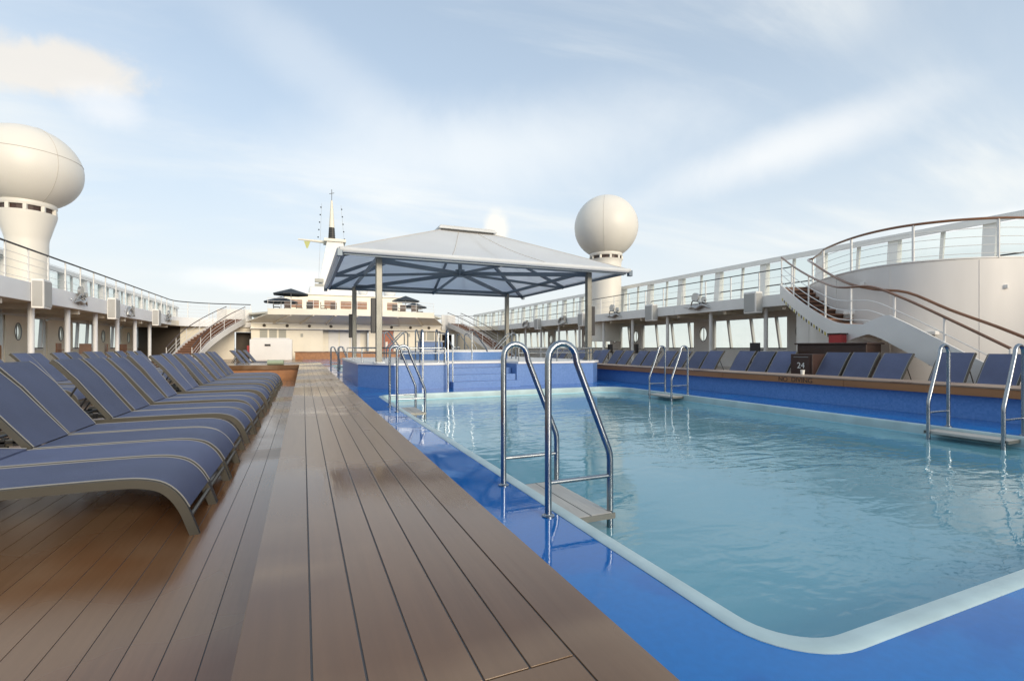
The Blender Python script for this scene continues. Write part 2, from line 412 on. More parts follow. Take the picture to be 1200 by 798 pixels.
def smoothpath(pts, n=4):
    """Catmull-Rom through 3-D points"""
    P = [Vector(p) for p in pts]; out = []
    for i in range(len(P)-1):
        p0 = P[max(i-1, 0)]; p1 = P[i]; p2 = P[i+1]; p3 = P[min(i+2, len(P)-1)]
        for k in range(n):
            t = k/n
            out.append(.5*((2*p1)+(p2-p0)*t+(2*p0-5*p1+4*p2-p3)*t*t+(3*p1-p0-3*p2+p3)*t**3))
    out.append(P[-1]); return out
def resample(pts, n):
    P = [Vector(p) for p in pts]; L = [0]
    for a, b in zip(P, P[1:]): L.append(L[-1]+(b-a).length)
    out = []; j = 0
    for i in range(n):
        d = L[-1]*i/(n-1)
        while j < len(L)-2 and L[j+1] < d: j += 1
        t = (d-L[j])/max(L[j+1]-L[j], 1e-9); out.append(P[j].lerp(P[j+1], t))
    return out
def text(body, size, m, parent, loc, rot, name='lettering'):
    cu = bpy.data.curves.new(name, 'FONT'); cu.body = body; cu.size = size; cu.extrude = .002; cu.align_x = 'CENTER'
    cu.materials.append(M[m]); t_ = bpy.data.objects.new(name, cu); COL.objects.link(t_)
    bpy.context.view_layer.update(); me = bpy.data.meshes.new_from_object(t_); bpy.data.objects.remove(t_)
    o = bpy.data.objects.new(name, me); COL.objects.link(o); o.parent = parent
    o.location = Vector(loc)-origin_of(parent); o.rotation_euler = rot; return o

# ------------------------------------------------------------------ ground of the place: sea, hull, decks
mb = MB(); Rr = 14000
mb.quad((-Rr, -Rr, -22), (Rr, -Rr, -22), (Rr, Rr, -22), (-Rr, Rr, -22)).build('sea', 'sea', kind='structure')
MB().box(-12.6, 21.0, -14, 95, -21.9, -2.6).build('ship_hull', 'hull', kind='structure')
hs = MB(); hs.box(-12.6, -12.3, -14, 95, -2.6, .3); hs.box(20.75, 21.0, -14, 95, -2.6, .3); hs.build('hull_side', 'hull', kind='structure')

STRIP0, STRIP1, ZL = -0.106, 0.552, 0.47        # raised teak ledge, port side of the pool
LED0, LED1 = 8.45, 9.11                          # the same ledge on the starboard side
# port lower deck: planks
deck = MB().box(-12.3, -.045, -6, 70, -.09, -.003).build('port_deck', 'caulk', kind='structure')
pw = .118; x = -.064
base = None; k = 0
while x - pw > -9.6:
    if base is None:
        base = MB().box(-pw+.004, 0, -6, 70, -.03, 0).build('plank', 'plank_low', deck); base.location = (x, 0, 0)
    else:
        share(base, 'plank', deck, (x, 0, 0))
    x -= pw
MB().box(-12.3, x, -6, 70, -.03, -.002).build('side_deck_boards', 'plank', deck)
# starboard deck
sdk = MB().box(8.75, 20.75, -6, 70, -.09, -.005).build('starboard_deck', 'caulk', kind='structure')
b2 = MB().box(0, .24, -6, 70, -.03, 0).build('plank', 'plank', sdk); b2.location = (8.76, 0, 0)
for i in range(1, 49): share(b2, 'plank', sdk, (8.76+.247*i, 0, 0))
# forward cross deck
MB().box(-.045, 8.75, 31.2, 70, -.09, -.002).build('forward_deck', 'blue_deck', kind='structure')

# pool basins
def rrect(x0, x1, y0, y1, rs, n=10):
    """rounded rectangle path, ccw from (x0,y0); rs radii for corners (x0y0, x1y0, x1y1, x0y1)"""
    out = []
    for (cx, cy, r, a0) in ((x0, y0, rs[0], 180), (x1, y0, rs[1], 270), (x1, y1, rs[2], 0), (x0, y1, rs[3], 90)):
        ox = cx + (r if cx == x0 else -r); oy = cy + (r if cy == y0 else -r)
        for i in range(n+1):
            a = R(a0+90*i/n); out.append((ox+r*math.cos(a), oy+r*math.sin(a)))
    return out
def pool(x0, x1, y0, y1, rs, ox0, ox1, oy0, oy1, label):
    out = rrect(x0, x1, y0, y1, rs); w = .085
    inn = rrect(x0+w, x1-w, y0+w, y1-w, [max(r-w, .04) for r in rs])
    n = 11
    # deck around
    d = MB(); zt = 0.0
    def q(a, b, c, e): d.box(a, b, c, e, -.12, zt)
    q(ox0, x0, oy0, oy1); q(x1, ox1, oy0, oy1); q(x0, x1, oy0, y0); q(x0, x1, y1, oy1)
    cs = ((x0, y0), (x1, y0), (x1, y1), (x0, y1))
    for ci, c in enumerate(cs):
        arc = out[ci*n:(ci+1)*n]
        for a, b in zip(arc, arc[1:]): d.quad((*c, zt), (*a, zt), (*b, zt))
    bd = d.build('pool_deck', 'blue_deck', kind='structure')
    root = thing('swimming_pool', label, 'pool', (x0, y0, 0))
    c = MB(); rows = []
    for (a, b) in zip(out, inn):
        a = Vector((*a, 0)); b = Vector((*b, 0)); m_ = lambda t, z: tuple(a.lerp(b, t)+Vector((0, 0, z)))
        rows.append([m_(0, -.02), m_(0, .003), m_(.08, .008), m_(.5, .010), m_(.92, .008), m_(1.0, .0), m_(1.03, -.012), m_(1.0, -.11), m_(.6, -.12)])
    c.sweep(rows, closed=True); c.build('coping', 'coping', root, smooth=True)
    wv = MB(); A = [(*p, -.06) for p in inn]+[(*inn[0], -.06)]; B = [(*p, -1.45) for p in inn]+[(*inn[0], -1.45)]
    wv.ribbon(A, B); wv.build('basin_wall', 'pool_tile', root)
    MB().quad(*[(*p, -1.45) for p in inn]).build('basin_floor', 'pool_tile', root)
    MB().quad(*[(*p, -.125) for p in inn]).build('pool_water', 'water', kind='structure')
    return root
pool(1.40, 7.40, 1.026, 10.5, (.30, .35, .75, .45), STRIP1-.3, 8.75, -6, 15.4, 'large blue rimmed pool full of rippled turquoise water in the foreground')
pool(1.40, 7.40, 20.6, 29.5, (.4, .4, .5, .5), STRIP1-.3, 8.75, 15.4, 31.2, 'smaller far pool beyond the canopied tub deck, near the two distant ladders')

# raised teak ledges
def ledge(x0, x1, y0, y1, name, label, inner_side, planks=True):
    root = thing(name, label, 'ledge', ((x0+x1)/2, y0, 0))
    MB().box(x0+.06, x1-.06, y0, y1, -.02, ZL-.14).build('riser', 'blue_tile' if inner_side else 'teak_edge', root)
    return root
lg = thing('teak_ledge', 'long low brown teak planked ledge running forward beside the pool', 'ledge', (.22, 0, 0))
MB().box(STRIP0+.06, STRIP1-.06, -5, 18.7, -.02, ZL-.138).build('riser', 'blue_tile', lg)
MB().box(STRIP0+.012, STRIP1-.012, -5, 18.7, ZL-.138, ZL-.003).build('core', 'caulk', lg)
MB().box(STRIP0, STRIP0+.022, -5, 18.7, ZL-.137, ZL-.021).build('edge_board', 'teak_edge', lg)
MB().box(STRIP1-.022, STRIP1, -5, 18.7, ZL-.137, ZL-.021).build('edge_board', 'teak_edge', lg)
xs = [STRIP0, .013, .094, .180, .265, .346, .430, STRIP1]
g = .0019
yA = .73
for i in range(7):
    a, b = xs[i], xs[i+1]
    border = i in (0, 6)
    y0 = -5 if border else yA+g
    MB().box(a if i == 0 else a+g, b if i == 6 else b-g, y0 if not border else -5, 18.7-.12*(not border), ZL-.021, ZL).build('plank', 'plank', lg, bevel=.0008)
MB().box(.013+g, .430-g, yA-.118, yA-g, ZL-.021, ZL).build('plank', 'plank', lg, bevel=.0008)
for i in range(1, 6): MB().box(xs[i]+g, xs[i+1]-g, -5, yA-.118-2*g, ZL-.021, ZL).build('plank', 'plank', lg)
cl = thing('cross_ledge', 'short brown wooden ledge across the deck at the far end of the lounger row', 'ledge', (-1, 16.3, 0))
MB().box(-2.2, STRIP0-.01, 16.36, 18.64, -.02, ZL-.14).build('riser', 'teak_edge', cl)
MB().box(-2.2, STRIP0-.004, 16.3, 18.7, ZL-.139, ZL-.003).build('cap_board', 'plank', cl, bevel=.004)

sl = thing('teak_ledge', 'long teak capped ledge with blue tiled face below the starboard loungers', 'ledge', (8.8, 0, 0))
MB().box(LED0+.14, LED1-.03, -5, 30.6, -.02, ZL-.138).build('riser', 'blue_tile', sl)
y = -5
while y < 30:
    y2 = min(y+2.6, 30.6)
    MB().box(LED0, LED0+.03, y+.002, y2-.002, ZL-.138, ZL-.024).build('edge_board', 'teak_edge', sl, bevel=.004)
    y = y2
MB().box(LED0+.03, LED1, -5, 30.6, ZL-.137, ZL-.024).build('core', 'caulk', sl)
for i in range(6):
    a = LED0-.012+i*.112
    MB().box(a, a+.106, -5, 30.6, ZL-.023, ZL).build('plank', 'teak_top', sl, bevel=.003)
for yy, ch in ((6.29, 'NO  DIVING'),):
    text(ch, .125, 'letters_d', sl, (LED0-.003, yy, ZL-.115), (R(90), 0, R(-90)))

# ------------------------------------------------------------------ loungers
def lounger():
    root = thing('sun_lounger', 'x', 'sun lounger', group='blue mesh sun loungers')
    P = [(0, 0), (-.024, .07), (-.052, .145), (-.096, .222), (-.158, .282), (-.24, .312), (-.35, .323), (-.60, .324), (-.85, .322), (-1.17, .318), (-1.45, .31), (-1.80, .30)]
    P = [(p.x, p.z) for p in smoothpath([(a, 0, b) for a, b in P], 3)]
    def normals(Q):
        N_ = []
        for i in range(len(Q)):
            a = Vector(Q[max(i-1, 0)]); b = Vector(Q[min(i+1, len(Q)-1)]); t = (b-a).normalized(); n = Vector((t.y, -t.x)) ; n = n if n.y > 0 or (abs(n.y) < 1e-3 and n.x > 0) else -n
            N_.append(n)
        return N_
    def strap(Q, y0, y1, lo, hi):
        N_ = normals(Q); rows = []
        for q, n in zip(Q, N_):
            q = Vector(q); a = q+n*lo; b = q+n*hi
            rows.append([(a.x, y0, a.y), (b.x, y0, b.y), (b.x, y1, b.y), (a.x, y1, a.y)])
        return rows
    for y0 in (0, .55):
        MB().sweep(strap(P, y0, y0+.03, -.044, 0)).build('side_rail', 'bronze', root, smooth=True)
    seatP = [p for p in P if p[1] > .125 and p[0] > -1.19]
    sling = MB().sweep(strap(seatP, .022, .558, -.008, .003)).build('seat_sling', 'fabric', root, smooth=True)
    NS = normals(seatP)
    for yy in (.022, .558):
        MB().tube([(q[0]+n.x*.004, yy, q[1]+n.y*.004) for q, n in zip(seatP, NS)], .0035, 5).build('piping', 'piping', sling, smooth=True)
    B = [(-1.17, .328), (-1.285, .485), (-1.44, .70), (-1.575, .855), (-1.61, .885)]
    for y0 in (.004, .549):
        MB().sweep(strap(B, y0, y0+.027, -.036, .0)).build('back_rail', 'bronze', root, smooth=True)
    bs = MB().sweep(strap(B, .026, .554, -.007, .004)).build('backrest_sling', 'fabric', root, smooth=True)
    NB = normals(B)
    for yy in (.026, .554):
        MB().tube([(q[0]+n.x*.005, yy, q[1]+n.y*.005) for q, n in zip(B, NB)], .0035, 5).build('piping', 'piping', bs, smooth=True)
    MB().tube([(-1.61, .02, .875), (-1.61, .56, .875)], .013, 6).build('top_bar', 'bronze', root, smooth=True)
    for xx, zz in ((-.045, .10), (-.75, .29), (-1.74, .275)):
        MB().tube([(xx, .02, zz), (xx, .56, zz)], .012, 6).build('cross_bar', 'bronze', root, smooth=True)
    for y0 in (.004, .55):
        MB().hexa([(-1.62, y0, 0), (-1.575, y0, 0), (-1.575, y0+.026, 0), (-1.62, y0+.026, 0), (-1.58, y0, .265), (-1.52, y0, .265), (-1.52, y0+.026, .265), (-1.58, y0+.026, .265)]).build('rear_leg', 'bronze', root)
    st = MB()
    for yy in (.06, .52): st.tube([(-1.43, yy, .665), (-1.63, yy, .305)], .009, 5)
    st.tube([(-1.63, .06, .305), (-1.63, .52, .305)], .009, 5); st.build('support_strut', 'dark', root)
    for y0 in (.032, .538):
        r = MB()
        for i in range(5): r.box(-1.74+i*.085, -1.70+i*.085, y0, y0+.012, .265, .318)
        r.box(-1.76, -1.32, y0, y0+.012, .285, .30); r.build('notched_rack', 'dark', root)
    return root
L0 = lounger(); used = [False]
def place_lounger(x, y, rz, label, grp, flat=False):
    o = L0 if not used[0] else copy_tree(L0); used[0] = True
    o.location = (x, y, 0); o.rotation_euler = (0, 0, rz); o['label'] = label; o['group'] = grp
    an = R(random.uniform(-2.2, 2.0)) if not flat else R(-48.5)
    for ch in list(o.children):
        if ch.name.split('.')[0] == 'support_strut':
            if flat: ch.rotation_euler = (0, R(-48.5), 0); ch.location = (-1.17-(-1.17*math.cos(R(-48.5))+.355*math.sin(R(-48.5))), 0, .355-(1.17*math.sin(R(-48.5))+.355*math.cos(R(-48.5)))-0.0); ch.scale = (1, 1, .3)
            else: ch.rotation_euler = (0, 0, 0); ch.location = (0, 0, 0); ch.scale = (1, 1, 1)
    px, pz = -1.17, .328
    for ch in o.children:
        if ch.name.split('.')[0] in ('back_rail', 'backrest_sling', 'top_bar'):
            ch.rotation_euler = (0, an, 0)
            ch.location = (px-(px*math.cos(an)+pz*math.sin(an)), 0, pz-(-px*math.sin(an)+pz*math.cos(an)))
    return o
G1 = 'blue sun loungers in the row beside the teak ledge'
ys = [3.06, 3.655, 4.26, 4.855, 5.76, 6.355, 7.24, 7.835, 8.85, 9.445, 10.42, 11.015, 11.98, 12.575, 13.5, 14.1]
jit = [0, .0, .01, -.01, 0, .02, -.02, 0, .015, 0, -.01, .02, 0, .01, -.015, .0]
for i, yy in enumerate(ys):
    if i == 0: lb = 'nearest blue mesh lounger lying flat, its curved front leg on bare wet planks'
    elif i == len(ys)-1: lb = 'farthest blue lounger of the row, just before the brown cross ledge'
    else: lb = '%s blue lounger from the camera in the front row along the teak ledge' % ORD[i]
    place_lounger(-.51+jit[i], yy, R(random.uniform(-.5, .5)), lb, G1, flat=i in (1, 0))
for i, yy in enumerate((20.8, 21.45, 22.9, 23.55, 25.2, 25.85)):
    place_lounger(-.9, yy, 0, '%s of the six blue loungers beyond the brown cross ledge' % ORD[i], 'blue sun loungers beyond the cross ledge')
yy = 5.2; i = 0
while i < 18:
    place_lounger(-3.3+random.uniform(-.03, .03), yy, R(random.uniform(-1, 1)), '%s blue lounger, counted from the camera, in the port row behind the front one' % ORD[i], 'blue sun loungers in the port back row')
    yy += .62 if i % 2 == 0 else 1.0; i += 1
ysr = [3.55, 4.20, 4.90, 5.93, 6.55, 7.18, 8.46, 9.09, 9.71, 10.80, 11.42, 12.15, 12.77, 13.60, 14.22, 15.1, 15.72, 16.6, 17.22, 18.2, 18.82, 20.0, 20.62]
for i, yy in enumerate(ysr):
    if i < 3: lb = '%s blue lounger back from the frame edge, near the large pool ladder' % ORD[i]
    elif i < 6: lb = '%s blue lounger back from the white stair skirt towards the brown towel locker' % ORD[i-3]
    else: lb = '%s blue lounger back on the starboard ledge, counted forward from the brown locker' % ORD[i-6]
    place_lounger(9.90+random.uniform(-.02, .02), yy+.58, R(180+random.uniform(-.6, .6)), lb, 'blue sun loungers behind the starboard ledge')

# ------------------------------------------------------------------ pool ladders
def ladder(name='pool_ladder'):
    root = thing(name, 'x', 'pool ladder', group='steel pool ladders')
    sp = .70
    def rail(y):
        pts = [(0, y, -.01), (0, y, .5), (0, y, .92)]
        for a in range(160, -1, -20): pts.append((.095+.095*math.cos(R(a)), y, .93+.095*math.sin(R(a))))
        pts[-1] = (.196, y, .905)
        pts += [(.425, y, .36), (.433, y, .33), (.436, y, .29), (.436, y, 0), (.436, y, -.95)]
        return pts
    for y in (0, sp):
        r = MB().tube(rail(y), .0205, 14).build('handrail', 'steel', root, smooth=True)
        MB().lathe([(.038, 0), (.038, .006), (.026, .010), (.022, .016)], (0, y, .001), 16).build('base_flange', 'steel', r, smooth=True)
        MB().tube([(0, y, .197), (.436, y, .197)], .0135, 10).build('cross_brace', 'steel', root, smooth=True)
    t = MB()
    for k in range(2):
        MB().box(.125+k*.155, .272+k*.155, -.035, sp+.035, -.055, -.022).build('slat', 'grey_slat', root, bevel=.004)
    MB().box(.12, .445, -.045, -.036, -.058, -.024).build('bracket', 'post', root)
    MB().box(.12, .445, sp+.036, sp+.045, -.058, -.024).build('bracket', 'post', root)
    for z in (-.36, -.66): MB().box(.37, .45, .02, sp-.02, z-.02, z+.01).build('rung', 'grey_slat', root)
    return root
LD = ladder(); LD.location = (1.335, 2.57, 0); LD['label'] = 'large steel pool ladder nearest the camera with grey slatted step'
lads = [((1.335, 7.62, 0), 0, 'steel pool ladder at the far port corner of the near pool'),
        ((7.50, 3.49, 0), 180, 'steel pool ladder on the starboard edge, cut by the frame edge'),
        ((7.47, 8.70, 0), 180, 'steel pool ladder at the starboard far corner, in front of the loungers'),
        ((1.335, 20.9, 0), 0, 'small distant steel ladder at the near end of the far pool'),
        ((1.335, 26.8, 0), 0, 'small distant steel ladder farthest forward, before the wooden bench'),
        ((7.47, 25.0, 0), 180, 'distant steel ladder on the starboard edge of the far pool')]
for loc, rz, lb in lads:
    o = copy_tree(LD); o.location = loc; o.rotation_euler = (0, 0, R(rz)); o['label'] = lb

# ------------------------------------------------------------------ tub deck under the canopy
HP = .62
tub = thing('tub_platform', 'raised blue tiled platform with white top under the canopy', 'platform', (4.7, 15.4, 0))
poly = [(2.0, 11.7), (3.35, 11.7), (3.35, 12.5), (5.15, 12.5), (5.15, 11.7), (7.5, 11.7), (8.02, 12.3), (8.02, 18.2), (7.4, 19.0), (2.0, 19.0), (1.28, 18.2), (1.28, 12.9)]
MB().prism(poly, -.02, HP-.05).build('platform_wall', 'tub_tile', tub)
inset = [(x+(.03 if x > 4.5 else -.03), y+(.03 if y > 15 else -.03)) for x, y in poly]
MB().prism(inset, HP-.05, HP).build('platform_top', 'white', tub)
for i in range(3):
    MB().box(3.355, 5.145, 11.45+.30*i, 12.495, -.02+.003*i, .155*(i+1)).build('step', 'tub_tile', tub, bevel=.01)
ht = thing('hot_tub', 'white rimmed round hot tub in the middle of the canopied deck', 'hot tub', (4.6, 15.6, HP))
MB().lathe([(1.75, 0), (1.75, .26), (1.70, .30), (1.38, .30), (1.34, .27), (1.30, .05), (.3, .03)], (4.6, 15.6, HP), 40).build('tub_shell', 'white', ht, smooth=True)
MB().lathe([(1.7, .0), (1.77, .0), (1.77, .24), (1.7, .24)], (4.6, 15.6, HP), 40, cap=False).build('tub_skirt', 'tub_tile', ht, smooth=True)
MB().quad(*[(4.6+1.32*math.cos(math.pi*k/20), 15.6+1.32*math.sin(math.pi*k/20), HP+.215) for k in range(40)]).build('tub_water', 'water', ht)
bb = thing('control_box', 'blue purple square pillar box on the canopied deck', 'box', (4.35, 17.9, HP))
MB().box(3.95, 4.75, 17.6, 18.2, HP, HP+.58).build('body', 'tub_tile', bb, bevel=.01)
MB().box(3.9, 4.8, 17.55, 18.25, HP+.58, HP+.62).build('lid', 'white', bb, bevel=.008)

def railing(name, label, path, posts, r=.018, bars=(0,), cat='railing', top=None, m='steel', z0=HP, closed=False):
    root = thing(name, label, cat, path[0])
    for j, dz_ in enumerate(bars):
        MB().tube([(p[0], p[1], p[2]-dz_) for p in path], r if j == 0 else r*.7, 6).build('rail' if j else 'handrail', m, root, smooth=True)
    for p in posts: MB().tube([(p[0], p[1], z0), (p[0], p[1], p[2])], r*.95, 6).build('post', m, root, smooth=True)
    return root
zr = .985
railing('guard_rail', 'low steel guard rail along the port half of the tub deck edge', [(1.38, 17.5, zr), (1.38, 12.95, zr), (2.05, 11.8, zr), (3.25, 11.8, zr)], [(1.38, 17.5, zr), (1.38, 15.2, zr), (1.38, 12.95, zr), (2.05, 11.8, zr), (2.7, 11.8, zr), (3.25, 11.8, zr)], bars=(0, .13), z0=HP)
railing('guard_rail', 'low steel guard rail along the starboard half of the tub deck edge', [(5.25, 11.8, zr), (7.45, 11.8, zr), (7.93, 12.4, zr), (7.93, 17.5, zr)], [(5.25, 11.8, zr), (6.4, 11.8, zr), (7.45, 11.8, zr), (7.93, 12.4, zr), (7.93, 15, zr), (7.93, 17.5, zr)], bars=(0, .13), z0=HP)
def grab(label, x, y, z0, h, run, rz, legz=None, grp='grab rails round the hot tub'):
    root = thing('grab_rail', label, 'handrail', (x, y, z0), rz, grp)
    for s in (0, .62):
        c = MB(); pts = [(0, s, 0), (0, s, h-.1)]
        for a in range(165, 20, -30): pts.append((.09+.09*math.cos(R(a)), s, h-.09+.09*math.sin(R(a))))
        pts += [(run, s, h*.42), (run+.01, s, legz if legz is not None else 0)]
        c.v = []; c.tube(pts, .02, 7)
        o = c.build('rail_hoop', 'steel', None, smooth=True); o.parent = root
    return root
grab('sloping steel handrail on the port side of the deck steps', 3.25, 11.55, .0, 1.42, .35, R(90), 0)
grab('steel hoop rail behind the front canopy post at the hot tub', 2.3, 15.4, HP, .86, .5, R(0))
grab('pair of steel hoops left of the blue pillar box', 3.3, 17.4, HP, .9, .62, R(180))
grab('pair of steel hoops at the far rim of the hot tub', 3.6, 14.1, HP, .9, .55, R(60))
grab('steel hoop rail right of the blue pillar box', 5.5, 17.3, HP, .88, .5, R(10))
grab('steel hoop rail on the starboard rim of the hot tub', 6.5, 15.2, HP, .85, .6, R(170))
railing('step_rail', 'tall steel centre rail on the tub deck steps', [(4.25, 13.0, 1.45), (4.25, 12.5, 1.42), (4.25, 11.6, .98), (4.25, 11.5, .9)], [(4.25, 12.7, 1.43)], bars=(0,), z0=HP, cat='handrail')
railing('step_rail', 'tall steel rail post standing at the port edge of the steps', [(3.37, 12.9, 1.40), (3.37, 12.3, 1.36), (3.37, 11.55, 1.0)], [(3.37, 12.9, 1.40)], bars=(0,), z0=HP, cat='handrail')
MB().tube([(3.37, 11.55, 0.16), (3.37, 11.55, 1.0)], .018, 6).build('post', 'steel', bpy.data.objects['step_rail.001'], smooth=True)

# canopy
CX, CY = 4.74, 15.4; AX, AY = 3.98, 3.74; ZE = 3.25; ZT = 4.98
can = thing('canopy', 'large white square fabric canopy on four steel posts over the hot tub', 'canopy', (CX, CY, HP))
def sheet(z_off, name, m):
    s = MB(); nd, nt = 14, 16
    for q in range(4):
        ca, sa = (1, 0, -1, 0)[q], (0, 1, 0, -1)[q]; b0 = len(s.v)
        for i in range(nd+1):
            d = .2+.8*i/nd
            for j in range(nt+1):
                t = -1+2*j/nt; u, v = d, d*t; u, v = u*ca-v*sa, u*sa+v*ca
                sag = .10*math.sin(math.pi*(d-.2)/.8)*(1-t*t)
                s.v.append((CX+u*AX, CY+v*AY, ZE+(ZT-ZE)*(1-d)-sag+z_off))
        for i in range(nd):
            for j in range(nt):
                a = b0+i*(nt+1)+j; s.f.append((a, a+nt+1, a+nt+2, a+1))
    b0 = len(s.v); z = ZE+(ZT-ZE)*.8+z_off
    s.quad((CX-.2*AX, CY-.2*AY, z), (CX+.2*AX, CY-.2*AY, z), (CX+.2*AX, CY+.2*AY, z), (CX-.2*AX, CY+.2*AY, z))
    return s.build(name, m, can, smooth=True)
sheet(0, 'canopy_cover', 'canopy'); sheet(-.035, 'canopy_under_shade', 'under_shade')  # second sheet only carries the painted bluish shade below the cover
cov = bpy.data.objects['canopy_cover']
for q in range(4):
    ca, sa = (1, 0, -1, 0)[q], (0, 1, 0, -1)[q]
    for t in (-1, -.34, .34):
        pts = []
        for i in range(11):
            d = .22+.78*i/10; u, v = d, d*t; u, v = u*ca-v*sa, u*sa+v*ca
            pts.append((CX+u*AX, CY+v*AY, ZE+(ZT-ZE)*(1-d)-.10*math.sin(math.pi*(d-.2)/.8)*(1-t*t)+.003))
        MB().tube(pts, .011, 5).build('seam', 'seam', cov, smooth=True)
cs = [(CX-AX, CY-AY), (CX+AX, CY-AY), (CX+AX, CY+AY), (CX-AX, CY+AY)]
for i in range(4):
    a = cs[i]; b = cs[(i+1) % 4]
    MB().tube([(*a, ZE-.03), (*b, ZE-.03)], .065, 10).build('eave_roll', 'canopy', can, smooth=True)
    ia = (CX+(a[0]-CX)*.975, CY+(a[1]-CY)*.975); ib = (CX+(b[0]-CX)*.975, CY+(b[1]-CY)*.975)
    MB().bar((*ia, ZE-.095), (*ib, ZE-.095), .06, .07).build('eave_beam', 'frame_blue', can)
    cp = MB(); cp.box(a[0]-.06, a[0]+.06, a[1]-.06, a[1]+.06, ZE-.19, ZE-.02); cp.build('corner_bracket', 'frame_blue', can, bevel=.01)
PX, PY = (1.71, 7.72), (12.3, 18.55)
for px in PX:
    for py in PY:
        p = MB().box(px-.075, px+.075, py-.075, py+.075, HP, ZE-.05).build('post', 'post', can, bevel=.012)
        MB().box(px-.13, px+.13, py-.13, py+.13, HP+.002, HP+.02).build('base_plate', 'steel', p)
hub = (CX, CY, 3.42)
MB().lathe([(.16, -.1), (.16, .12)], hub, 12).build('hub', 'frame_blue', can)
MB().bar((CX, CY, 3.4), (CX, CY, ZT-.1), .1, .1).build('king_post', 'frame_blue', can)
for i in range(4):
    c_ = cs[i]; px = PX[0] if i in (0, 3) else PX[1]; py = PY[0] if i in (0, 1) else PY[1]
    MB().bar((px, py, ZE-.12), hub, .07, .12).build('tie_beam', 'frame_blue', can)
    MB().bar((CX+(c_[0]-CX)*.97, CY+(c_[1]-CY)*.97, ZE-.1), (CX+(c_[0]-CX)*.12, CY+(c_[1]-CY)*.12, ZT-.28), .07, .12).build('hip_rafter', 'frame_blue', can)
    d_ = cs[(i+1) % 4]; mx_, my_ = (c_[0]+d_[0])/2, (c_[1]+d_[1])/2
    MB().bar((CX+(mx_-CX)*.97, CY+(my_-CY)*.97, ZE-.1), (CX+(mx_-CX)*.1, CY+(my_-CY)*.1, ZT-.34), .06, .10).build('side_rafter', 'frame_blue', can)
    MB().bar((CX+(mx_-CX)*.97, CY+(my_-CY)*.97, ZE-.12), hub, .05, .08).build('brace', 'frame_blue', can)
for (a, b) in (((PX[0], PY[0]), (PX[1], PY[0])), ((PX[0], PY[1]), (PX[1], PY[1])), ((PX[0], PY[0]), (PX[0], PY[1])), ((PX[1], PY[0]), (PX[1], PY[1]))):
    MB().bar((*a, ZE-.02), (*b, ZE-.02), .06, .1).build('post_beam', 'frame_blue', can)
cap = MB(); h = .95; ZT = 4.66
cap.hexa([(CX-h, CY-h, ZT-.02), (CX+h, CY-h, ZT-.02), (CX+h, CY+h, ZT-.02), (CX-h, CY+h, ZT-.02), (CX-h*.93, CY-h*.93, ZT+.08), (CX+h*.93, CY-h*.93, ZT+.08), (CX+h*.93, CY+h*.93, ZT+.08), (CX-h*.93, CY+h*.93, ZT+.08)])
cap.hexa([(CX-h*.93, CY-h*.93, ZT+.083), (CX+h*.93, CY-h*.93, ZT+.08), (CX+h*.93, CY+h*.93, ZT+.08), (CX-h*.93, CY+h*.93, ZT+.08), (CX-.1, CY-.1, ZT+.2), (CX+.1, CY-.1, ZT+.2), (CX+.1, CY+.1, ZT+.2), (CX-.1, CY+.1, ZT+.2)])
cap.build('vent_cap', 'canopy', can)
MB().box(CX-h*.9, CX+h*.9, CY-h*.9, CY+h*.9, ZT-.14, ZT-.02).build('vent_gap', 'dark', can)
for k, (px, py, lb) in enumerate(((1.71, 12.3, 'near port'), (1.71, 18.55, 'far port'), (7.72, 12.3, 'near starboard'))):
    sg = -1 if px < 3 else 1
    o = thing('column_speaker', 'slim black column speaker hung on the %s canopy post' % lb, 'speaker', (px+sg*.12, py, 1.9), group='slim black speakers on the canopy posts')
    x0_ = px+sg*.08 if sg > 0 else px-.19
    MB().box(x0_, x0_+.11, py-.06, py+.06, 1.35, 2.2).build('body', 'dark', o, bevel=.01)
    MB().box(px+sg*.076-.006, px+sg*.076+.006, py-.03, py+.03, 1.6, 1.9).build('bracket', 'steel', o)

# ------------------------------------------------------------------ side promenades
def ellipse_hole_panel(mbd, x, y0, y1, z0, z1, cy, czz, ry, rz_, th, seg=24):
    """panel in the plane X=x with an oval opening, thickness th"""
    outer = []; inner = []
    for k in range(seg):
        a = 2*math.pi*(k+.5)/seg; c, s_ = math.cos(a), math.sin(a)
        inner.append((cy+ry*c, czz+rz_*s_))
        t = min(((y1-cy) if c > 0 else (cy-y0))/max(abs(c), 1e-6), ((z1-czz) if s_ > 0 else (czz-z0))/max(abs(s_), 1e-6))
        outer.append((cy+c*t, czz+s_*t))
    b = len(mbd.v)
    for xx in (x-th/2, x+th/2):
        mbd.v += [(xx, p[0], p[1]) for p in outer]; mbd.v += [(xx, p[0], p[1]) for p in inner]
    for k in range(seg):
        j = (k+1) % seg; o2 = 2*seg
        mbd.f += [(b+k, b+j, b+seg+j, b+seg+k), (b+o2+j, b+o2+k, b+o2+seg+k, b+o2+seg+j), (b+seg+k, b+seg+j, b+o2+seg+j, b+o2+seg+k), (b+j, b+k, b+o2+k, b+o2+j)]
    for (yy, zz) in ((y0, z0), (y1, z0), (y1, z1), (y0, z1)):   # square the corners
        s1 = 1 if yy == y1 else -1; s2 = 1 if zz == z1 else -1
        near = sorted(range(seg), key=lambda k: (outer[k][0]-yy)**2+(outer[k][1]-zz)**2)[:2]
        for xx_i in (0, 1):
            b2 = len(mbd.v); xx = x-th/2 if xx_i == 0 else x+th/2
            mbd.v += [(xx, yy, zz), (xx, *outer[near[0]]), (xx, *outer[near[1]])]; mbd.f.append((b2, b2+1, b2+2))

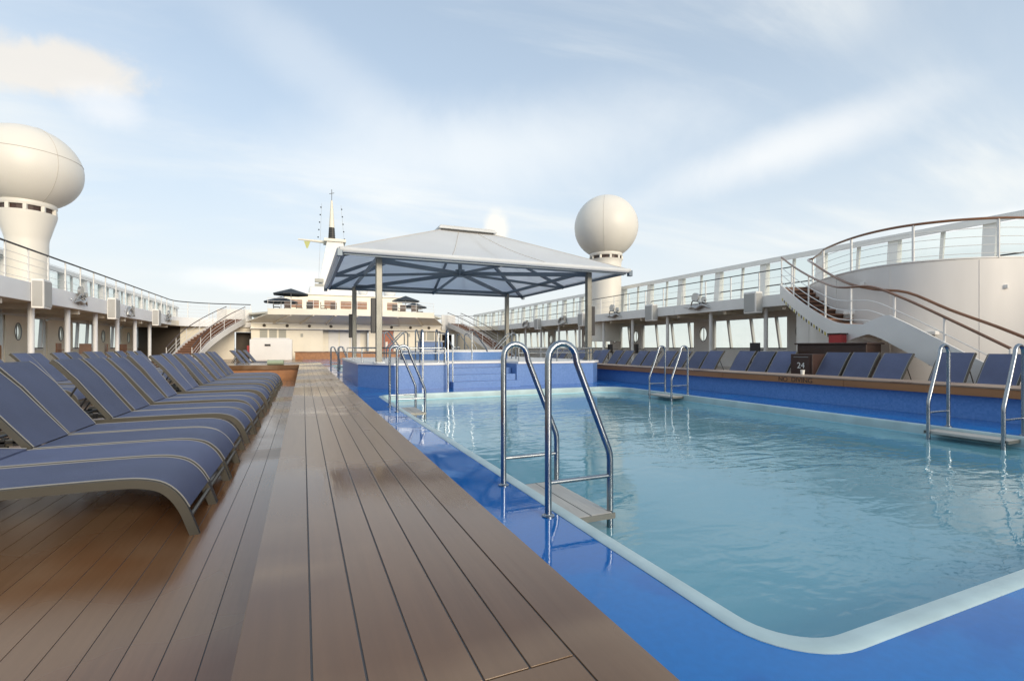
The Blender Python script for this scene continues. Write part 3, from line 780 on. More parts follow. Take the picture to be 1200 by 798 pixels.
def outer_screen(x, s, label, posts_big, panels, y0, y1):
    """s = outboard direction (+1 starboard). two-storey ship's side: lower wall with windows, upper windscreen"""
    root = thing('ship_side_screen', label, 'wall', (x, y0, 0))
    m = 'white'; tl = .26*s     # slant
    MB().box(min(x, x+.22*s), max(x, x+.22*s), y0, y1, 0, .86).build('bulwark', 'cream' if s < 0 else 'white', root)
    MB().box(x-.03 if s > 0 else x-.1, x+.1 if s > 0 else x+.03, y0, y1, .94, .985).build('sill_rail', 'dark', root)
    MB().box(min(x-.02*s, x+.3*s), max(x-.02*s, x+.3*s), y0, y1, 2.42, 2.95).build('window_header', m, root)
    MB().box(min(x, x+.22*s), max(x, x+.22*s), y0, y1, .86, .94).build('window_sill', m, root)
    mul = None; yy = y0+.7
    pan = [p for p in panels]
    while yy < y1:
        if not any(a-.15 < yy < b+.15 for a, b in pan):
            o = MB().hexa([(x-.05, -.045, .985), (x+.09, -.045, .985), (x+.09, .045, .985), (x-.05, .045, .985)]+
                          [(x-.05, -.045+.22, 2.42), (x+.09, -.045+.22, 2.42), (x+.09, .045+.22, 2.42), (x-.05, .045+.22, 2.42)]).build('mullion', m, root) if mul is None else share(mul, 'mullion', root, (0, 0, 0))
            if mul is None: mul = o; o.location = (0, yy, 0)+Vector((0, 0, 0)) if False else Vector((0, yy, 0))
            else: o.location = (0, yy, 0)
        yy += 1.42
    MB().box(x+.15*s-.005, x+.15*s+.005, y0, y1, .95, 2.42).build('window_glass', 'glass', root)
    for a, b in pan:
        c = (a+b)/2; q = MB(); xx = x-.12*s
        ellipse_hole_panel(q, xx, a, b, .0, 2.42, c, 1.72, .27, .38, .10)
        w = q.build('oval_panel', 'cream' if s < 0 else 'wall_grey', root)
        ring = []
        for k in range(25):
            t = 2*math.pi*k/24; ring.append((xx-.055*s, c+.28*math.cos(t), 1.72+.39*math.sin(t)))
        MB().tube(ring, .022, 6, caps=False).build('porthole_frame', 'piping', w, smooth=True)
        MB().box(xx-.02, xx+.02, c-.012, c+.012, 1.35, 2.09).build('porthole_bar', 'piping', w)
        MB().box(min(xx, x), max(xx, x), a-.06, a, 0, 2.41).build('panel_edge', m, w); MB().box(min(xx, x), max(xx, x), b, b+.06, 0, 2.41).build('panel_edge', m, w)
    # upper windscreen
    MB().box(x-.16, x+.16, y0, y1, 5.07, 5.22).build('top_beam', m, root)
    MB().box(x-.24*s-.03, x-.24*s+.03, y0, y1, 4.97, 5.16).build('beam_lip', m, root)
    MB().box(x-.035, x+.035, y0, y1, 3.10, 3.42).build('kick_plate', m, root)
    MB().box(x-.09*s-.02, x-.09*s+.02, y0, y1, 3.90, 3.945).build('mid_rail', 'dark', root)
    big = None; sm = None
    yy = posts_big
    while yy < y1:
        if yy > y0:
            if big is None:
                big = MB().hexa([(x-.30*s, -.16, 3.1), (x+.08*s, -.16, 3.1), (x+.08*s, .16, 3.1), (x-.30*s, .16, 3.1), (x-.16*s, -.20, 5.08), (x+.08*s, -.20, 5.08), (x+.08*s, .14, 5.08), (x-.16*s, .14, 5.08)]).build('post', m, root); big.location = (0, yy, 0)
                sm = MB().hexa([(x-.05, -.05, 3.1), (x+.05, -.05, 3.1), (x+.05, .05, 3.1), (x-.05, .05, 3.1), (x-.05, -.17, 5.08), (x+.05, -.17, 5.08), (x+.05, -.07, 5.08), (x-.05, -.07, 5.08)]).build('thin_post', m, root); sm.location = (0, yy+1.4, 0)
            else:
                share(big, 'post', root, (0, yy, 0)); share(sm, 'thin_post', root, (0, yy+1.4, 0))
        yy += 2.8
    MB().box(x-.008, x+.008, y0, y1, 3.42, 4.97).build('windscreen_glass', 'glass', root)
    for o in root.children:      # meshes of moved pieces were built at y=0: root offset already taken off in build()
        pass
    return root
# share()d pieces keep the mesh offset of their root; shift so that y is absolute
def fix_root_shift(): pass

SX_IN, SX_OUT = 17.55, 20.5
PXI, PXO = -9.3, -12.1
outer_screen(SX_OUT, 1, 'long white starboard ship side screen with slanted posts, windows and oval portholes', -5.6, [(14.1, 15.5), (19.9, 21.3), (25.9, 27.2), (28.3, 29.5), (32.2, 33.4), (38.0, 39.2)], -6, 60)
outer_screen(PXO, -1, 'long white port ship side screen with warm cream wall panels and oval portholes', -5.2, [(24.8, 26.4), (28.2, 30.3), (32.0, 35.0), (38.2, 40.8), (43, 46)], -6, 60)

# starboard upper deck, with the bulging stair tower
bul = [(17.55, 13.0), (16.9, 12.3), (16.3, 11.6), (15.5, 10.75), (14.8, 9.8), (14.3, 8.9), (14.08, 8.15), (14.12, 7.45), (14.5, 6.76), (15.1, 6.22), (15.75, 5.88), (16.6, 5.55), (17.55, 5.3)]
bulc = [(p.x, p.y) for p in smoothpath([(a, b, 0) for a, b in bul], 4)]
sb = thing('upper_promenade', 'white starboard upper deck gallery on slim columns above the loungers', 'gallery', (17.6, 0, 0))
edge = [(17.55, -6), (17.55, 5.3)] + bulc[::-1][1:-1] + [(17.55, 13.0), (17.55, 47)]
MB().prism([(20.45, -6), (20.45, 60), (4.3, 60), (4.3, 47.2), (13, 47.2), (15.8, 46.6), (17.2, 45.2)]+[(17.6, 44)]+[(x+.05, y) for x, y in edge[::-1][1:]], 2.70, 3.10).build('deck_slab', 'ceiling', sb)
f = MB()
yy = 13.0
k = 0
while yy < 44:
    y2 = min(yy+6.7, 44); MB().box(17.50, 17.62, yy+.004, y2-.004, 2.66, 3.13).build('fascia_panel', 'white', sb, bevel=.006); yy = y2
MB().box(17.50, 17.62, -6, 5.2, 2.66, 3.13).build('fascia_panel', 'white', sb)
arc = smoothpath([(17.55, 44, 0), (17.2, 45.6, 0), (15.9, 46.8, 0), (13.6, 47.2, 0), (11.8, 47.2, 0)], 4)
MB().sweep([[(p.x, p.y, 2.66), (p.x, p.y-.0, 3.13), (p.x+.06, p.y+.06, 3.13), (p.x+.06, p.y+.06, 2.66)] for p in arc]).build('fascia_curve', 'white', sb, smooth=True)
cm = None
for i in range(10):
    yy = 14.6+3*i
    if cm is None: cm = MB().lathe([(.085, 0), (.085, 2.66)], (0, 0, 0), 14).build('column', 'white', None, smooth=True); cm.parent = sb; cm.location = Vector((17.85, yy, 0))-sb.location
    else: share(cm, 'column', sb, Vector((17.85, yy, 0))-sb.location)
bmx = None
for i in range(22):
    yy = -4.0+3*i - .4
    if bmx is None: bmx = MB().box(0, 2.6, 0, .16, 2.52, 2.699).build('ceiling_beam', 'ceiling', None); bmx.parent = sb; bmx.location = Vector((17.75, yy, 0))-sb.location
    else: share(bmx, 'ceiling_beam', sb, Vector((17.75, yy, 0))-sb.location)
# stair tower wall (solid, curved)
tw = thing('stair_tower_wall', 'big plain curved white wall behind the near curved staircase', 'wall', (15.5, 8, 0))
thick = .12
rows = []
for i, p in enumerate(bulc):
    a = Vector(bulc[max(i-1, 0)]); b = Vector(bulc[min(i+1, len(bulc)-1)]); t = (b-a).normalized(); nrm = Vector((-t.y, t.x))
    if nrm.x < 0: nrm = -nrm
    q = Vector(p)+nrm*thick
    rows.append([(p[0], p[1], 0), (p[0], p[1], 3.14), (q.x, q.y, 3.14), (q.x, q.y, 0)])
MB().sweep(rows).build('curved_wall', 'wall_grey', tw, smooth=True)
for i in (8, 17, 26, 35, 42):
    q = rows[i]; MB().tube([(q[0][0]-.004, q[0][1], .02), (q[0][0]-.004, q[0][1], 3.1)], .007, 5).build('weld_seam', 'wall_grey', tw)
for i, zz in ((12, 1.9), (22, 2.7), (30, 1.3), (38, 2.4)):
    q = rows[i]; MB().box(q[0][0]-.06, q[0][0]+.02, q[0][1]-.05, q[0][1]+.05, zz, zz+.09).build('junction_box', 'white', tw, bevel=.01)
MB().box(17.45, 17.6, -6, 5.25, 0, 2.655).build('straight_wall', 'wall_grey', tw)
for (zz, ww) in ((3.14, .16),):
    A = [(r[0][0]-.03, r[0][1], zz+.03) for r in rows]; B = [(r[3][0]+.03, r[3][1], zz+.03) for r in rows]
    MB().slab(A, B, .028).build('wall_capping', 'white', tw, smooth=True)
for i, (x_, y_, z_) in enumerate(((14.33, 8.95, 1.98), (14.35, 7.0, 1.35))):
    o = thing('wall_lamp', ('upper' if i == 0 else 'lower')+' small white bulkhead lamp housing on the curved stair wall', 'lamp', (x_, y_, z_), group='white lamp housings on the stair wall')
    d_ = Vector((-1, -.55 if i == 0 else .2, 0)).normalized()
    MB().bar((x_, y_, z_), (x_+d_.x*.14, y_+d_.y*.14, z_), .34, .10).build('hood', 'white', o, bevel=.02)
    MB().bar((x_, y_, z_-.07), (x_+d_.x*.10, y_+d_.y*.10, z_-.07), .26, .035).build('lens', 'grey_box', o)

# upper starboard railing
def deck_railing(name, label, path, zd, h, step, m_rail='varnish', wires=4, rr=.026, m_post='white', posts=None):
    root = thing(name, label, 'railing', (path[0][0], path[0][1], zd))
    pp = [Vector((p[0], p[1], zd+h)) for p in path]
    MB().tube(pp, rr, 8).build('handrail', m_rail, root, smooth=True)
    for i in range(wires):
        z = zd+.12+(h-.15)*i/wires
        MB().tube([(p.x, p.y, z) for p in pp], .008, 4).build('rail_wire', m_post, root)
    L = sum((b-a).length for a, b in zip(pp, pp[1:])); nn = max(2, int(L/step)+1)
    pr = None
    for q in resample(pp, nn):
        if pr is None: pr = MB().box(-.022, .022, -.022, .022, 0, h-.01).build('post', m_post, None); pr.parent = root; pr.location = Vector((q.x, q.y, zd))-root.location
        else: share(pr, 'post', root, Vector((q.x, q.y, zd))-root.location)
    return root
deck_railing('deck_railing', 'dark topped thin railing along the starboard gallery edge above the loungers', [(17.55, y_) for y_ in (13.2, 20, 28, 36, 44)]+[(p.x, p.y) for p in arc[1:]], 3.13, 1.01, 1.45, m_rail='dark', wires=3, rr=.022)
deck_railing('deck_railing', 'varnished top railing curving round the stair tower wall', [(16.35, 11.5), (15.6, 10.7)]+[(x_, y_) for x_, y_ in bulc if 5.9 < y_ < 10.3]+[(16.6, 5.55), (17.55, 5.3), (17.55, -5.5)], 3.14, .95, 1.55, wires=4, rr=.034)

# port upper deck
pd = thing('upper_promenade', 'white port upper deck gallery on round columns behind the lounger rows', 'gallery', (-9.3, 0, 0))
arcp = smoothpath([(-9.3, 44.2, 0), (-9.0, 45.6, 0), (-7.8, 46.6, 0), (-6.6, 46.9, 0)], 4)
MB().prism([(-12.05, -6), (-9.25, -6), (-9.25, 44.2)]+[(p.x+.03, p.y+.06) for p in arcp[1:]]+[(-4.0, 46.96), (-4.0, 60), (-12.05, 60)], 2.72, 3.10).build('deck_slab', 'ceiling', pd)
yy = -6
while yy < 44:
    y2 = min(yy+7.6, 44.2); MB().box(-9.36, -9.24, yy+.004, y2-.004, 2.70, 3.40).build('fascia_panel', 'fascia_cool', pd, bevel=.006); yy = y2 if y2 < 44.1 else 99
MB().sweep([[(p.x, p.y, 2.70), (p.x, p.y, 3.40), (p.x-.06, p.y+.06, 3.40), (p.x-.06, p.y+.06, 2.70)] for p in arcp]).build('fascia_curve', 'fascia_cool', pd, smooth=True)
MB().box(-6.6, -4.03, 46.9, 47.0, 2.70, 4.2).build('cross_fascia', 'white', pd)
cm = None
for i in range(12):
    yy = 11.9+3.14*i
    if yy > 43: break
    if cm is None: cm = MB().lathe([(.10, 0), (.10, 2.70)], (0, 0, 0), 14).build('column', 'fascia_cool', None, smooth=True); cm.parent = pd; cm.location = Vector((-9.6, yy, 0))-pd.location
    else: share(cm, 'column', pd, Vector((-9.6, yy, 0))-pd.location)
bmx = None
for i in range(14):
    yy = 3.0+3.14*i
    if bmx is None: bmx = MB().box(-2.6, 0, 0, .2, 2.50, 2.719).build('ceiling_beam', 'ceiling', None); bmx.parent = pd; bmx.location = Vector((-9.4, yy, 0))-pd.location
    else: share(bmx, 'ceiling_beam', pd, Vector((-9.4, yy, 0))-pd.location)
deck_railing('deck_railing', 'dark topped white railing along the port gallery edge, sweeping down past the radome', [(-9.3, y_) for y_ in (-5.5, 10, 20, 30, 44.2)]+[(p.x, p.y) for p in arcp[1:]]+[(-4.1, 46.9)], 3.40, 1.22, 1.5, m_rail='dark', wires=4, rr=.036)

# fascia speakers and sculptures
def fascia_speaker(x, y, s, z0, z1, label, grp):
    o = thing('wall_speaker', label, 'speaker', (x, y, z0), group=grp)
    if s > 0:      # on the port fascia facing inboard (+X), turned aft
        p = [(x, y-.50, z0), (x+.34, y-.42, z0+.0), (x+.30, y+.28, z0), (x, y+.34, z0)]
    else:
        p = [(x, y+.34, z0), (x-.26, y+.28, z0), (x-.30, y-.36, z0), (x, y-.44, z0)]
    MB().hexa([*p, *[(a, b, z1) for a, b, c in p]]).build('cabinet', 'white', o, bevel=.02)
    (a0, b0, _), (a1, b1, _) = (p[0], p[1]) if s > 0 else (p[2], p[3])
    sx = p[1][0]
    dn = Vector((b1-b0, -(a1-a0), 0)).normalized()*.012
    q0, q1 = Vector((a0, b0, 0)).lerp(Vector((a1, b1, 0)), .1), Vector((a0, b0, 0)).lerp(Vector((a1, b1, 0)), .9)
    if dn.y > 0: dn = -dn
    MB().hexa([(q0.x, q0.y, z0+.08), (q1.x, q1.y, z0+.08), (q1.x+dn.x, q1.y+dn.y, z0+.08), (q0.x+dn.x, q0.y+dn.y, z0+.08),
               (q0.x, q0.y, z1-.08), (q1.x, q1.y, z1-.08), (q1.x+dn.x, q1.y+dn.y, z1-.08), (q0.x+dn.x, q0.y+dn.y, z1-.08)]).build('grille', 'grey_box', o)
    if s < 0:
        MB().box(sx-.02 if False else x-.315, x-.285, y-.30, y+.22, z0+.08, z1-.08).build('grille', 'grey_box', o)
    else:
        MB().box(x+.315, x+.345, y-.36, y+.22, z0+.08, z1-.08).build('grille', 'grey_box', o)
    return o
for i, (yy, nm) in enumerate(((24.0, 'nearest, below the left radome, on the port gallery fascia'), (31.6, 'second, between two metal sculptures on the port gallery fascia'), (39.7, 'farthest, near the stair on the port gallery fascia'))):
    fascia_speaker(-9.23, yy, 1, 2.45, 3.55, 'grey and white speaker cabinet, '+nm, 'speaker cabinets on the port fascia')
for i, (yy, nm) in enumerate(((14.9, 'nearest the curved stair'), (21.4, 'second from the curved stair'), (28.5, 'hidden half behind the canopy post'), (35.3, 'farthest forward'))):
    fascia_speaker(17.49, yy, -1, 2.42, 3.32, 'white and grey speaker cabinet on the starboard fascia, '+nm, 'speaker cabinets on the starboard fascia')
def sculpture(x, y, s, zc_, flip, label, kind):
    o = thing('metal_sculpture', label, 'sculpture', (x, y, zc_), group='polished metal sea sculptures on the gallery fascias')
    xx = x+s*.06
    def disc(cy, cz_, r): MB().tube([(xx, cy, cz_), (xx+s*.10, cy, cz_)], r, 18).build('disc', 'chrome_art', o, smooth=True)
    f_ = flip
    if kind == 0:
        disc(y-.10*f_, zc_+.42, .22); disc(y+.42*f_, zc_+.30, .12)
        body = smoothpath([(xx, y-.62*f_, zc_-.12), (xx+s*.05, y-.3*f_, zc_-.02), (xx+s*.05, y+.0, zc_-.10), (xx+s*.05, y+.35*f_, zc_+.02), (xx, y+.75*f_, zc_-.16)], 4)
        MB().tube(body, [lerp(.02, .10, math.sin(math.pi*i/(len(body)-1))) for i in range(len(body))], 8).build('fish_body', 'chrome_art', o, smooth=True)
        arm = smoothpath([(xx, y-.45*f_, zc_+.05), (xx+s*.1, y-.2*f_, zc_+.28), (xx, y+.18*f_, zc_+.16), (xx, y+.5*f_, zc_+.12)], 4)
        MB().tube(arm, .035, 6).build('fin', 'chrome_art', o, smooth=True)
    else:
        a = [(xx, y-.5*f_+.5*f_*(1-math.cos(t)), zc_-.22+.42*math.sin(t)) for t in [i*.35 for i in range(8)]]
        MB().tube(a, [.03+.06*math.sin(math.pi*i/7) for i in range(8)], 8).build('fish_body', 'chrome_art', o, smooth=True)
        b_ = smoothpath([(xx, y-.5*f_, zc_-.2), (xx+s*.04, y-.1*f_, zc_-.28), (xx, y+.35*f_, zc_-.18), (xx, y+.75*f_, zc_-.22)], 4)
        MB().tube(b_, .045, 7).build('tail', 'chrome_art', o, smooth=True)
        MB().hexa([(xx, y+.5*f_, zc_-.2), (xx+.05*s, y+.5*f_, zc_-.2), (xx+.05*s, y+.62*f_, zc_-.2), (xx, y+.62*f_, zc_-.2), (xx, y+.2*f_, zc_+.34), (xx+.05*s, y+.2*f_, zc_+.34), (xx+.05*s, y+.62*f_, zc_+.3), (xx, y+.62*f_, zc_+.3)]).build('tail_fin', 'chrome_art', o)
    for q in range(3): MB().tube([(xx, y+(.1+.2*q)*f_, zc_+.1+.07*q), (xx+s*.07, y+(.1+.2*q)*f_, zc_+.1+.07*q)], .05, 10).build('bubble', 'chrome_art', o, smooth=True)
    MB().tube([(xx-s*.07, y-.7*f_, zc_-.05), (xx+s*.01, y-.95*f_, zc_+.0)], .012, 5).build('rod', 'chrome_art', o)
for yy, k, lb in ((27.7, 0, 'nearest on the port fascia, with a round disc'), (34.6, 1, 'second on the port fascia, curled fish shape'), (43.2, 0, 'farthest on the port fascia near the forward stair')):
    sculpture(-9.24, yy, 1, 3.08, 1, 'polished metal sea sculpture '+lb, k)
for yy, k, lb in ((18.0, 0, 'nearest on the starboard fascia, two discs, before the curved stair'), (24.9, 0, 'on the starboard fascia just right of the near canopy post'), (31.4, 1, 'on the starboard fascia between the right canopy posts'), (37.8, 1, 'farthest on the starboard fascia')):
    sculpture(17.49, yy, -1, 2.98, -1, 'polished metal sea sculpture '+lb, k)

# ------------------------------------------------------------------ curved staircases
def stair(label, Lp, Rp, rails, stringer=.34, m_tread='tread', rail_m='varnish', stripes=False, rh=.92, wires=3, nsm=4, skirt=0):
    """Lp, Rp: matching 3-D edge points from top to bottom"""
    root = thing('curved_staircase', label, 'staircase', tuple((Vector(Lp[-1])+Vector(Rp[-1]))/2))
    A = smoothpath(Lp, 8); B = smoothpath(Rp, 8)
    # cut into treads at equal heights
    tot = A[0].z-A[-1].z; nst = max(3, round(tot/.165)); st = tot/nst
    def at(z, P):
        for a, b in zip(P, P[1:]):
            if a.z >= z >= b.z and a.z-b.z > 1e-6: return a.lerp(b, (a.z-z)/(a.z-b.z))
        return P[-1] if z < P[0].z-1e-3 else P[0]
    cuts = [(at(A[0].z-st*i, A), at(A[0].z-st*i, B)) for i in range(nst+1)]
    for i in range(nst):
        (a, b), (c, d) = cuts[i], cuts[i+1]
        z = A[0].z-st*(i+1)+.0
        back = .12 if i else 0
        pa = [Vector((p.x, p.y, 0)) for p in (a, b, d, c)]
        ext = (pa[3]-pa[0])*.12; ext2 = (pa[2]-pa[1])*.12
        pts = [pa[0], pa[1], pa[2]+ext2, pa[3]+ext]
        MB().hexa([(p.x, p.y, z-.045) for p in pts]+[(p.x, p.y, z) for p in pts]).build('tread', m_tread, root)
        MB().hexa([(pa[0].x, pa[0].y, z), (pa[1].x, pa[1].y, z), (pa[1].x+ext2.x*.15, pa[1].y+ext2.y*.15, z), (pa[0].x+ext.x*.15, pa[0].y+ext.y*.15, z),
                   (pa[0].x, pa[0].y, z+st-.046), (pa[1].x, pa[1].y, z+st-.046), (pa[1].x+ext2.x*.15, pa[1].y+ext2.y*.15, z+st-.046), (pa[0].x+ext.x*.15, pa[0].y+ext.y*.15, z+st-.046)]).build('riser', 'riser_shaded', root)
    for P, sgn, Q in ((A, 1, B), (B, -1, A)):
        rows = []
        for p, q in zip(P, resample([tuple(v) for v in Q], len(P))):
            d = Vector((p.x-q.x, p.y-q.y, 0)).normalized()*.05
            kk = len(rows)/max(len(P)-1, 1); dz2 = stringer if not skirt else lerp(stringer, .17, min(1, max(0, (kk-.5)/.12))); zb = max(p.z-dz2, 0)
            k_ = len(rows)/max(len(P)-1, 1); up_ = .05+(skirt*min(1, max(0, (k_-.60)/.10)) if sgn == 1 else 0)
            rows.append([(p.x, p.y, zb), (p.x, p.y, p.z+up_), (p.x+d.x, p.y+d.y, p.z+up_), (p.x+d.x, p.y+d.y, zb)])
        sg = MB().sweep(rows).build('stringer', 'white', root, smooth=True)
        if stripes and sgn == 1:
            n_ = int(len(P)*.48)
            bot = [Vector(r[3]) for r in rows[2:n_]]
            rs = resample([tuple(v) for v in bot], 46); dd = Vector((rows[3][3][0]-rows[3][0][0], rows[3][3][1]-rows[3][0][1], 0)).normalized()*.006
            for i in range(0, 45, 2):
                a, b = rs[i]+dd, rs[i+1]+dd
                MB().hexa([(a.x, a.y, a.z), (b.x, b.y, b.z), (b.x-dd.x, b.y-dd.y, b.z), (a.x-dd.x, a.y-dd.y, a.z), (a.x, a.y, a.z+.09), (b.x, b.y, b.z+.09), (b.x-dd.x, b.y-dd.y, b.z+.09), (a.x-dd.x, a.y-dd.y, a.z+.09)]).build('warning_stripe', 'dark' if i % 4 else 'stripe_y', sg)
    C = resample([tuple(v) for v in A], 14); D = resample([tuple(v) for v in B], 14)
    so = [stringer*.75 if not skirt else lerp(stringer*.75, .13, min(1, max(0, (i/13-.5)/.12))) for i in range(14)]
    MB().sweep([[tuple(a-Vector((0, 0, o_))), tuple(b-Vector((0, 0, o_))), tuple(b-Vector((0, 0, o_+.03))), tuple(a-Vector((0, 0, o_+.03)))] for a, b, o_ in zip(C, D, so)]).build('soffit', 'white', root, smooth=True)
    for P, on in ((A, rails[0]), (B, rails[1])):
        if not on: continue
        up = [p+Vector((0, 0, rh)) for p in P]
        MB().tube(up, .03, 8).build('handrail', rail_m, root, smooth=True)
        for w in range(wires):
            MB().tube([p+Vector((0, 0, .15+(rh-.25)*w/wires)) for p in P], .012, 5).build('rail_bar', 'white', root, smooth=True)
        for q in resample([tuple(v) for v in P], int(on)):
            MB().tube([(q.x, q.y, q.z), (q.x, q.y, q.z+rh)], .022, 6).build('post', 'white', root, smooth=True)
    return root
Ln = [(15.25, 11.85, 3.13), (14.6, 10.9, 2.62), (13.9, 9.84, 2.12), (13.15, 8.75, 1.70), (12.8, 8.15, 1.56), (12.62, 7.4, 1.48), (12.4, 6.6, 1.12), (12.2, 5.7, .62), (12.15, 4.7, 0)]
Rn = [(16.2, 11.35, 3.13), (15.5, 10.55, 2.62), (14.78, 9.55, 2.12), (14.2, 8.6, 1.70), (13.98, 8.1, 1.56), (13.8, 7.35, 1.48), (13.6, 6.55, 1.12), (13.45, 5.7, .62), (13.4, 4.7, 0)]
ns = stair('large curved white staircase with brown treads and varnished handrails beside the big wall', Ln, Rn, (8, 0), stringer=.44, stripes=True, rh=.98, skirt=.42)
# wall side handrail carries on from the tower rail down past the lower flight
hr = smoothpath([(16.35, 11.5, 4.09), (16.0, 11.42, 4.0), (15.28, 10.72, 3.72), (14.58, 9.72, 3.20), (13.98, 8.75, 2.76), (13.80, 8.0, 2.52), (13.70, 7.2, 2.35), (13.6, 6.3, 1.86), (13.5, 5.4, 1.42), (13.45, 4.6, .98)], 4)
MB().tube(hr, .034, 8).build('wall_handrail', 'varnish', ns, smooth=True)
sgn_ = MB().bar((14.06, 9.93, 1.93), (13.78, 9.50, 1.83), .02, .10).build('exit_sign', 'green', ns)
nl = Vector((-.84, .54, 0))*.06

# ------------------------------------------------------------------ forward stairs
def fstair(sx, label):
    def mx(x): return x if sx < 0 else 8.6-x
    Lq = [(mx(-5.9), 46.8, 3.4), (mx(-6.9), 44.2, 2.45), (mx(-7.75), 41.2, 1.3), (mx(-8.1), 37.6, 0)]
    Rq = [(mx(-4.5), 46.6, 3.4), (mx(-5.4), 43.4, 2.45), (mx(-6.3), 40.8, 1.3), (mx(-6.7), 37.6, 0)]
    return stair(label, Lq, Rq, (6, 6), stringer=.42, rail_m='brown_wood', rh=1.0, wires=3)
fstair(-1, 'distant port curved staircase with red brown treads and white rails')
fstair(1, 'distant starboard curved staircase seen under the canopy between posts')

# ------------------------------------------------------------------ forward deckhouse
fd = thing('forward_deckhouse', 'cream forward deckhouse with sloping awning, round lights and orange door', 'building', (4.2, 46, 0))
YF = 46.0
for a, b in ((-4.0, 1.6), (5.5, 6.45), (7.75, 12.1)): MB().box(a, b, YF, YF+.2, 0, 3.05).build('wall', 'cream', fd)
MB().box(1.6, 5.5, YF+.9, YF+1.0, 0, 3.05).build('recess_wall', 'cream', fd)
MB().box(6.45, 7.75, YF+.05, YF+.15, 2.72, 3.05).build('wall', 'cream', fd)
dr = MB().box(6.5, 7.7, YF+.06, YF+.12, .02, 2.70).build('door', 'orange_door', fd); dr['label'] = 'orange varnished door'
MB().box(7.0, 7.2, YF+.03, YF+.059, 1.0, 1.5).build('handle', 'letters_w', dr)
for i in range(3):
    MB().box(2.1+i*.95, 2.95+i*.95, YF+.86, YF+.899, .1, 2.6).build('sliding_panel', 'white', fd)
MB().box(-4.0, 12.1, YF-.25, YF, 2.62, 3.06).build('light_band', 'cream', fd)
MB().box(-4.05, 12.15, YF-.33, YF, 2.55, 2.62).build('band_lip', 'white', fd)
for i in range(9):
    xx = -3.0+1.75*i
    r_ = MB().tube([(xx, YF-.25, 2.84), (xx, YF-.30, 2.84)], .13, 12).build('round_light', 'dark_opening', fd, smooth=True)
# awning panels
fx0, fx1, yf_ = -2.6, 10.9, YF-3.6
N_ = 8
for i in range(N_):
    a0, a1 = lerp(-4.4, 12.4, i/N_), lerp(-4.4, 12.4, (i+1)/N_); b0, b1 = lerp(fx0, fx1, i/N_), lerp(fx0, fx1, (i+1)/N_)
    cu = lambda t: yf_+.9*abs(2*t-1)**2
    MB().hexa([(a0+.02, YF-.3, 3.07), (a1-.02, YF-.3, 3.07), (b1-.01, cu((i+1)/N_), 3.66), (b0+.01, cu(i/N_), 3.66), (a0+.02, YF-.3, 3.12), (a1-.02, YF-.3, 3.12), (b1-.01, cu((i+1)/N_), 3.72), (b0+.01, cu(i/N_), 3.72)]).build('awning_panel', 'cream', fd)
    if i: MB().bar((a0, YF-.4, 3.03), (b0, cu(i/N_)+.05, 3.60), .12, .12).build('awning_rib', 'ceiling', fd)
outl = [(lerp(fx0, fx1, i/16), yf_+.9*abs(2*i/16-1)**2) for i in range(17)]
MB().prism(outl+[(12.3, YF), (12.3, 60), (-4.2, 60), (-4.2, YF)], 3.73, 3.86).build('upper_deck', 'cream', fd)
MB().sweep([[(x_, y_-.03, 3.62), (x_, y_-.03, 4.10), (x_, y_+.05, 4.10), (x_, y_+.05, 3.62)] for x_, y_ in outl]).build('deck_edge', 'cream', fd, smooth=True)
for i in range(3): 
    lv = MB().box(-3.35+i*.72, -2.78+i*.72, YF-.05, YF-.001, 1.72, 2.55).build('louvre', 'louvre', fd)
    for j in range(6): MB().bar((-3.33+i*.72, YF-.07, 1.8+j*.13), (-2.80+i*.72, YF-.07, 1.8+j*.13), .04, .015).build('slat', 'louvre', lv)
for i in range(2): MB().box(10.1+i*.8, 10.75+i*.8, YF-.05, YF-.001, 1.7, 2.6).build('louvre', 'louvre', fd)
MB().box(-.2, 0, YF-.06, YF-.001, 1.9, 2.2).build('wall_fitting', 'louvre', fd)
MB().box(9.0, 9.25, YF-.08, YF-.001, 2.0, 2.3).build('wall_fitting', 'louvre', fd)
railing('terrace_railing', 'thin white railing round the upper forward terrace', [(x_, y_+.15, 4.95) for x_, y_ in outl], [(x_, y_+.15, 4.95) for x_, y_ in outl[::2]], bars=(0, .25, .5), z0=3.87, m='white')
for sx in (0, 1):
    mx = (lambda x: x) if sx == 0 else (lambda x: 8.6-x)
    w_ = thing('side_bulkhead', ('port' if sx == 0 else 'starboard')+' cream bulkhead with a dark doorway beside the forward deckhouse', 'wall', (mx(-6), 47, 0))
    for a, b in ((-9.2, -5.35), (-4.05, -3.9)): MB().box(min(mx(a), mx(b)), max(mx(a), mx(b)), 47.1, 47.3, 0, 2.70).build('wall', 'cream', w_)
    MB().box(min(mx(-5.35), mx(-4.05)), max(mx(-5.35), mx(-4.05)), 47.1, 47.3, 2.3, 2.70).build('wall', 'cream', w_)
    MB().box(min(mx(-5.35), mx(-4.05)), max(mx(-5.35), mx(-4.05)), 48.2, 48.3, 0, 2.3).build('dark_doorway', 'dark_opening', w_)
    MB().box(min(mx(-12), mx(-9.2)), max(mx(-12), mx(-9.2)), 47.1, 47.3, 0, 2.70).build('wall', 'dark_opening' if sx == 0 else 'cream', w_)
MB().box(-4.35, -4.10, 46.5, 46.75, .2, 1.15).build('fire_box', 'red')
tag(bpy.data.objects['fire_box'], 'small red box by the dark doorway', 'fire box')
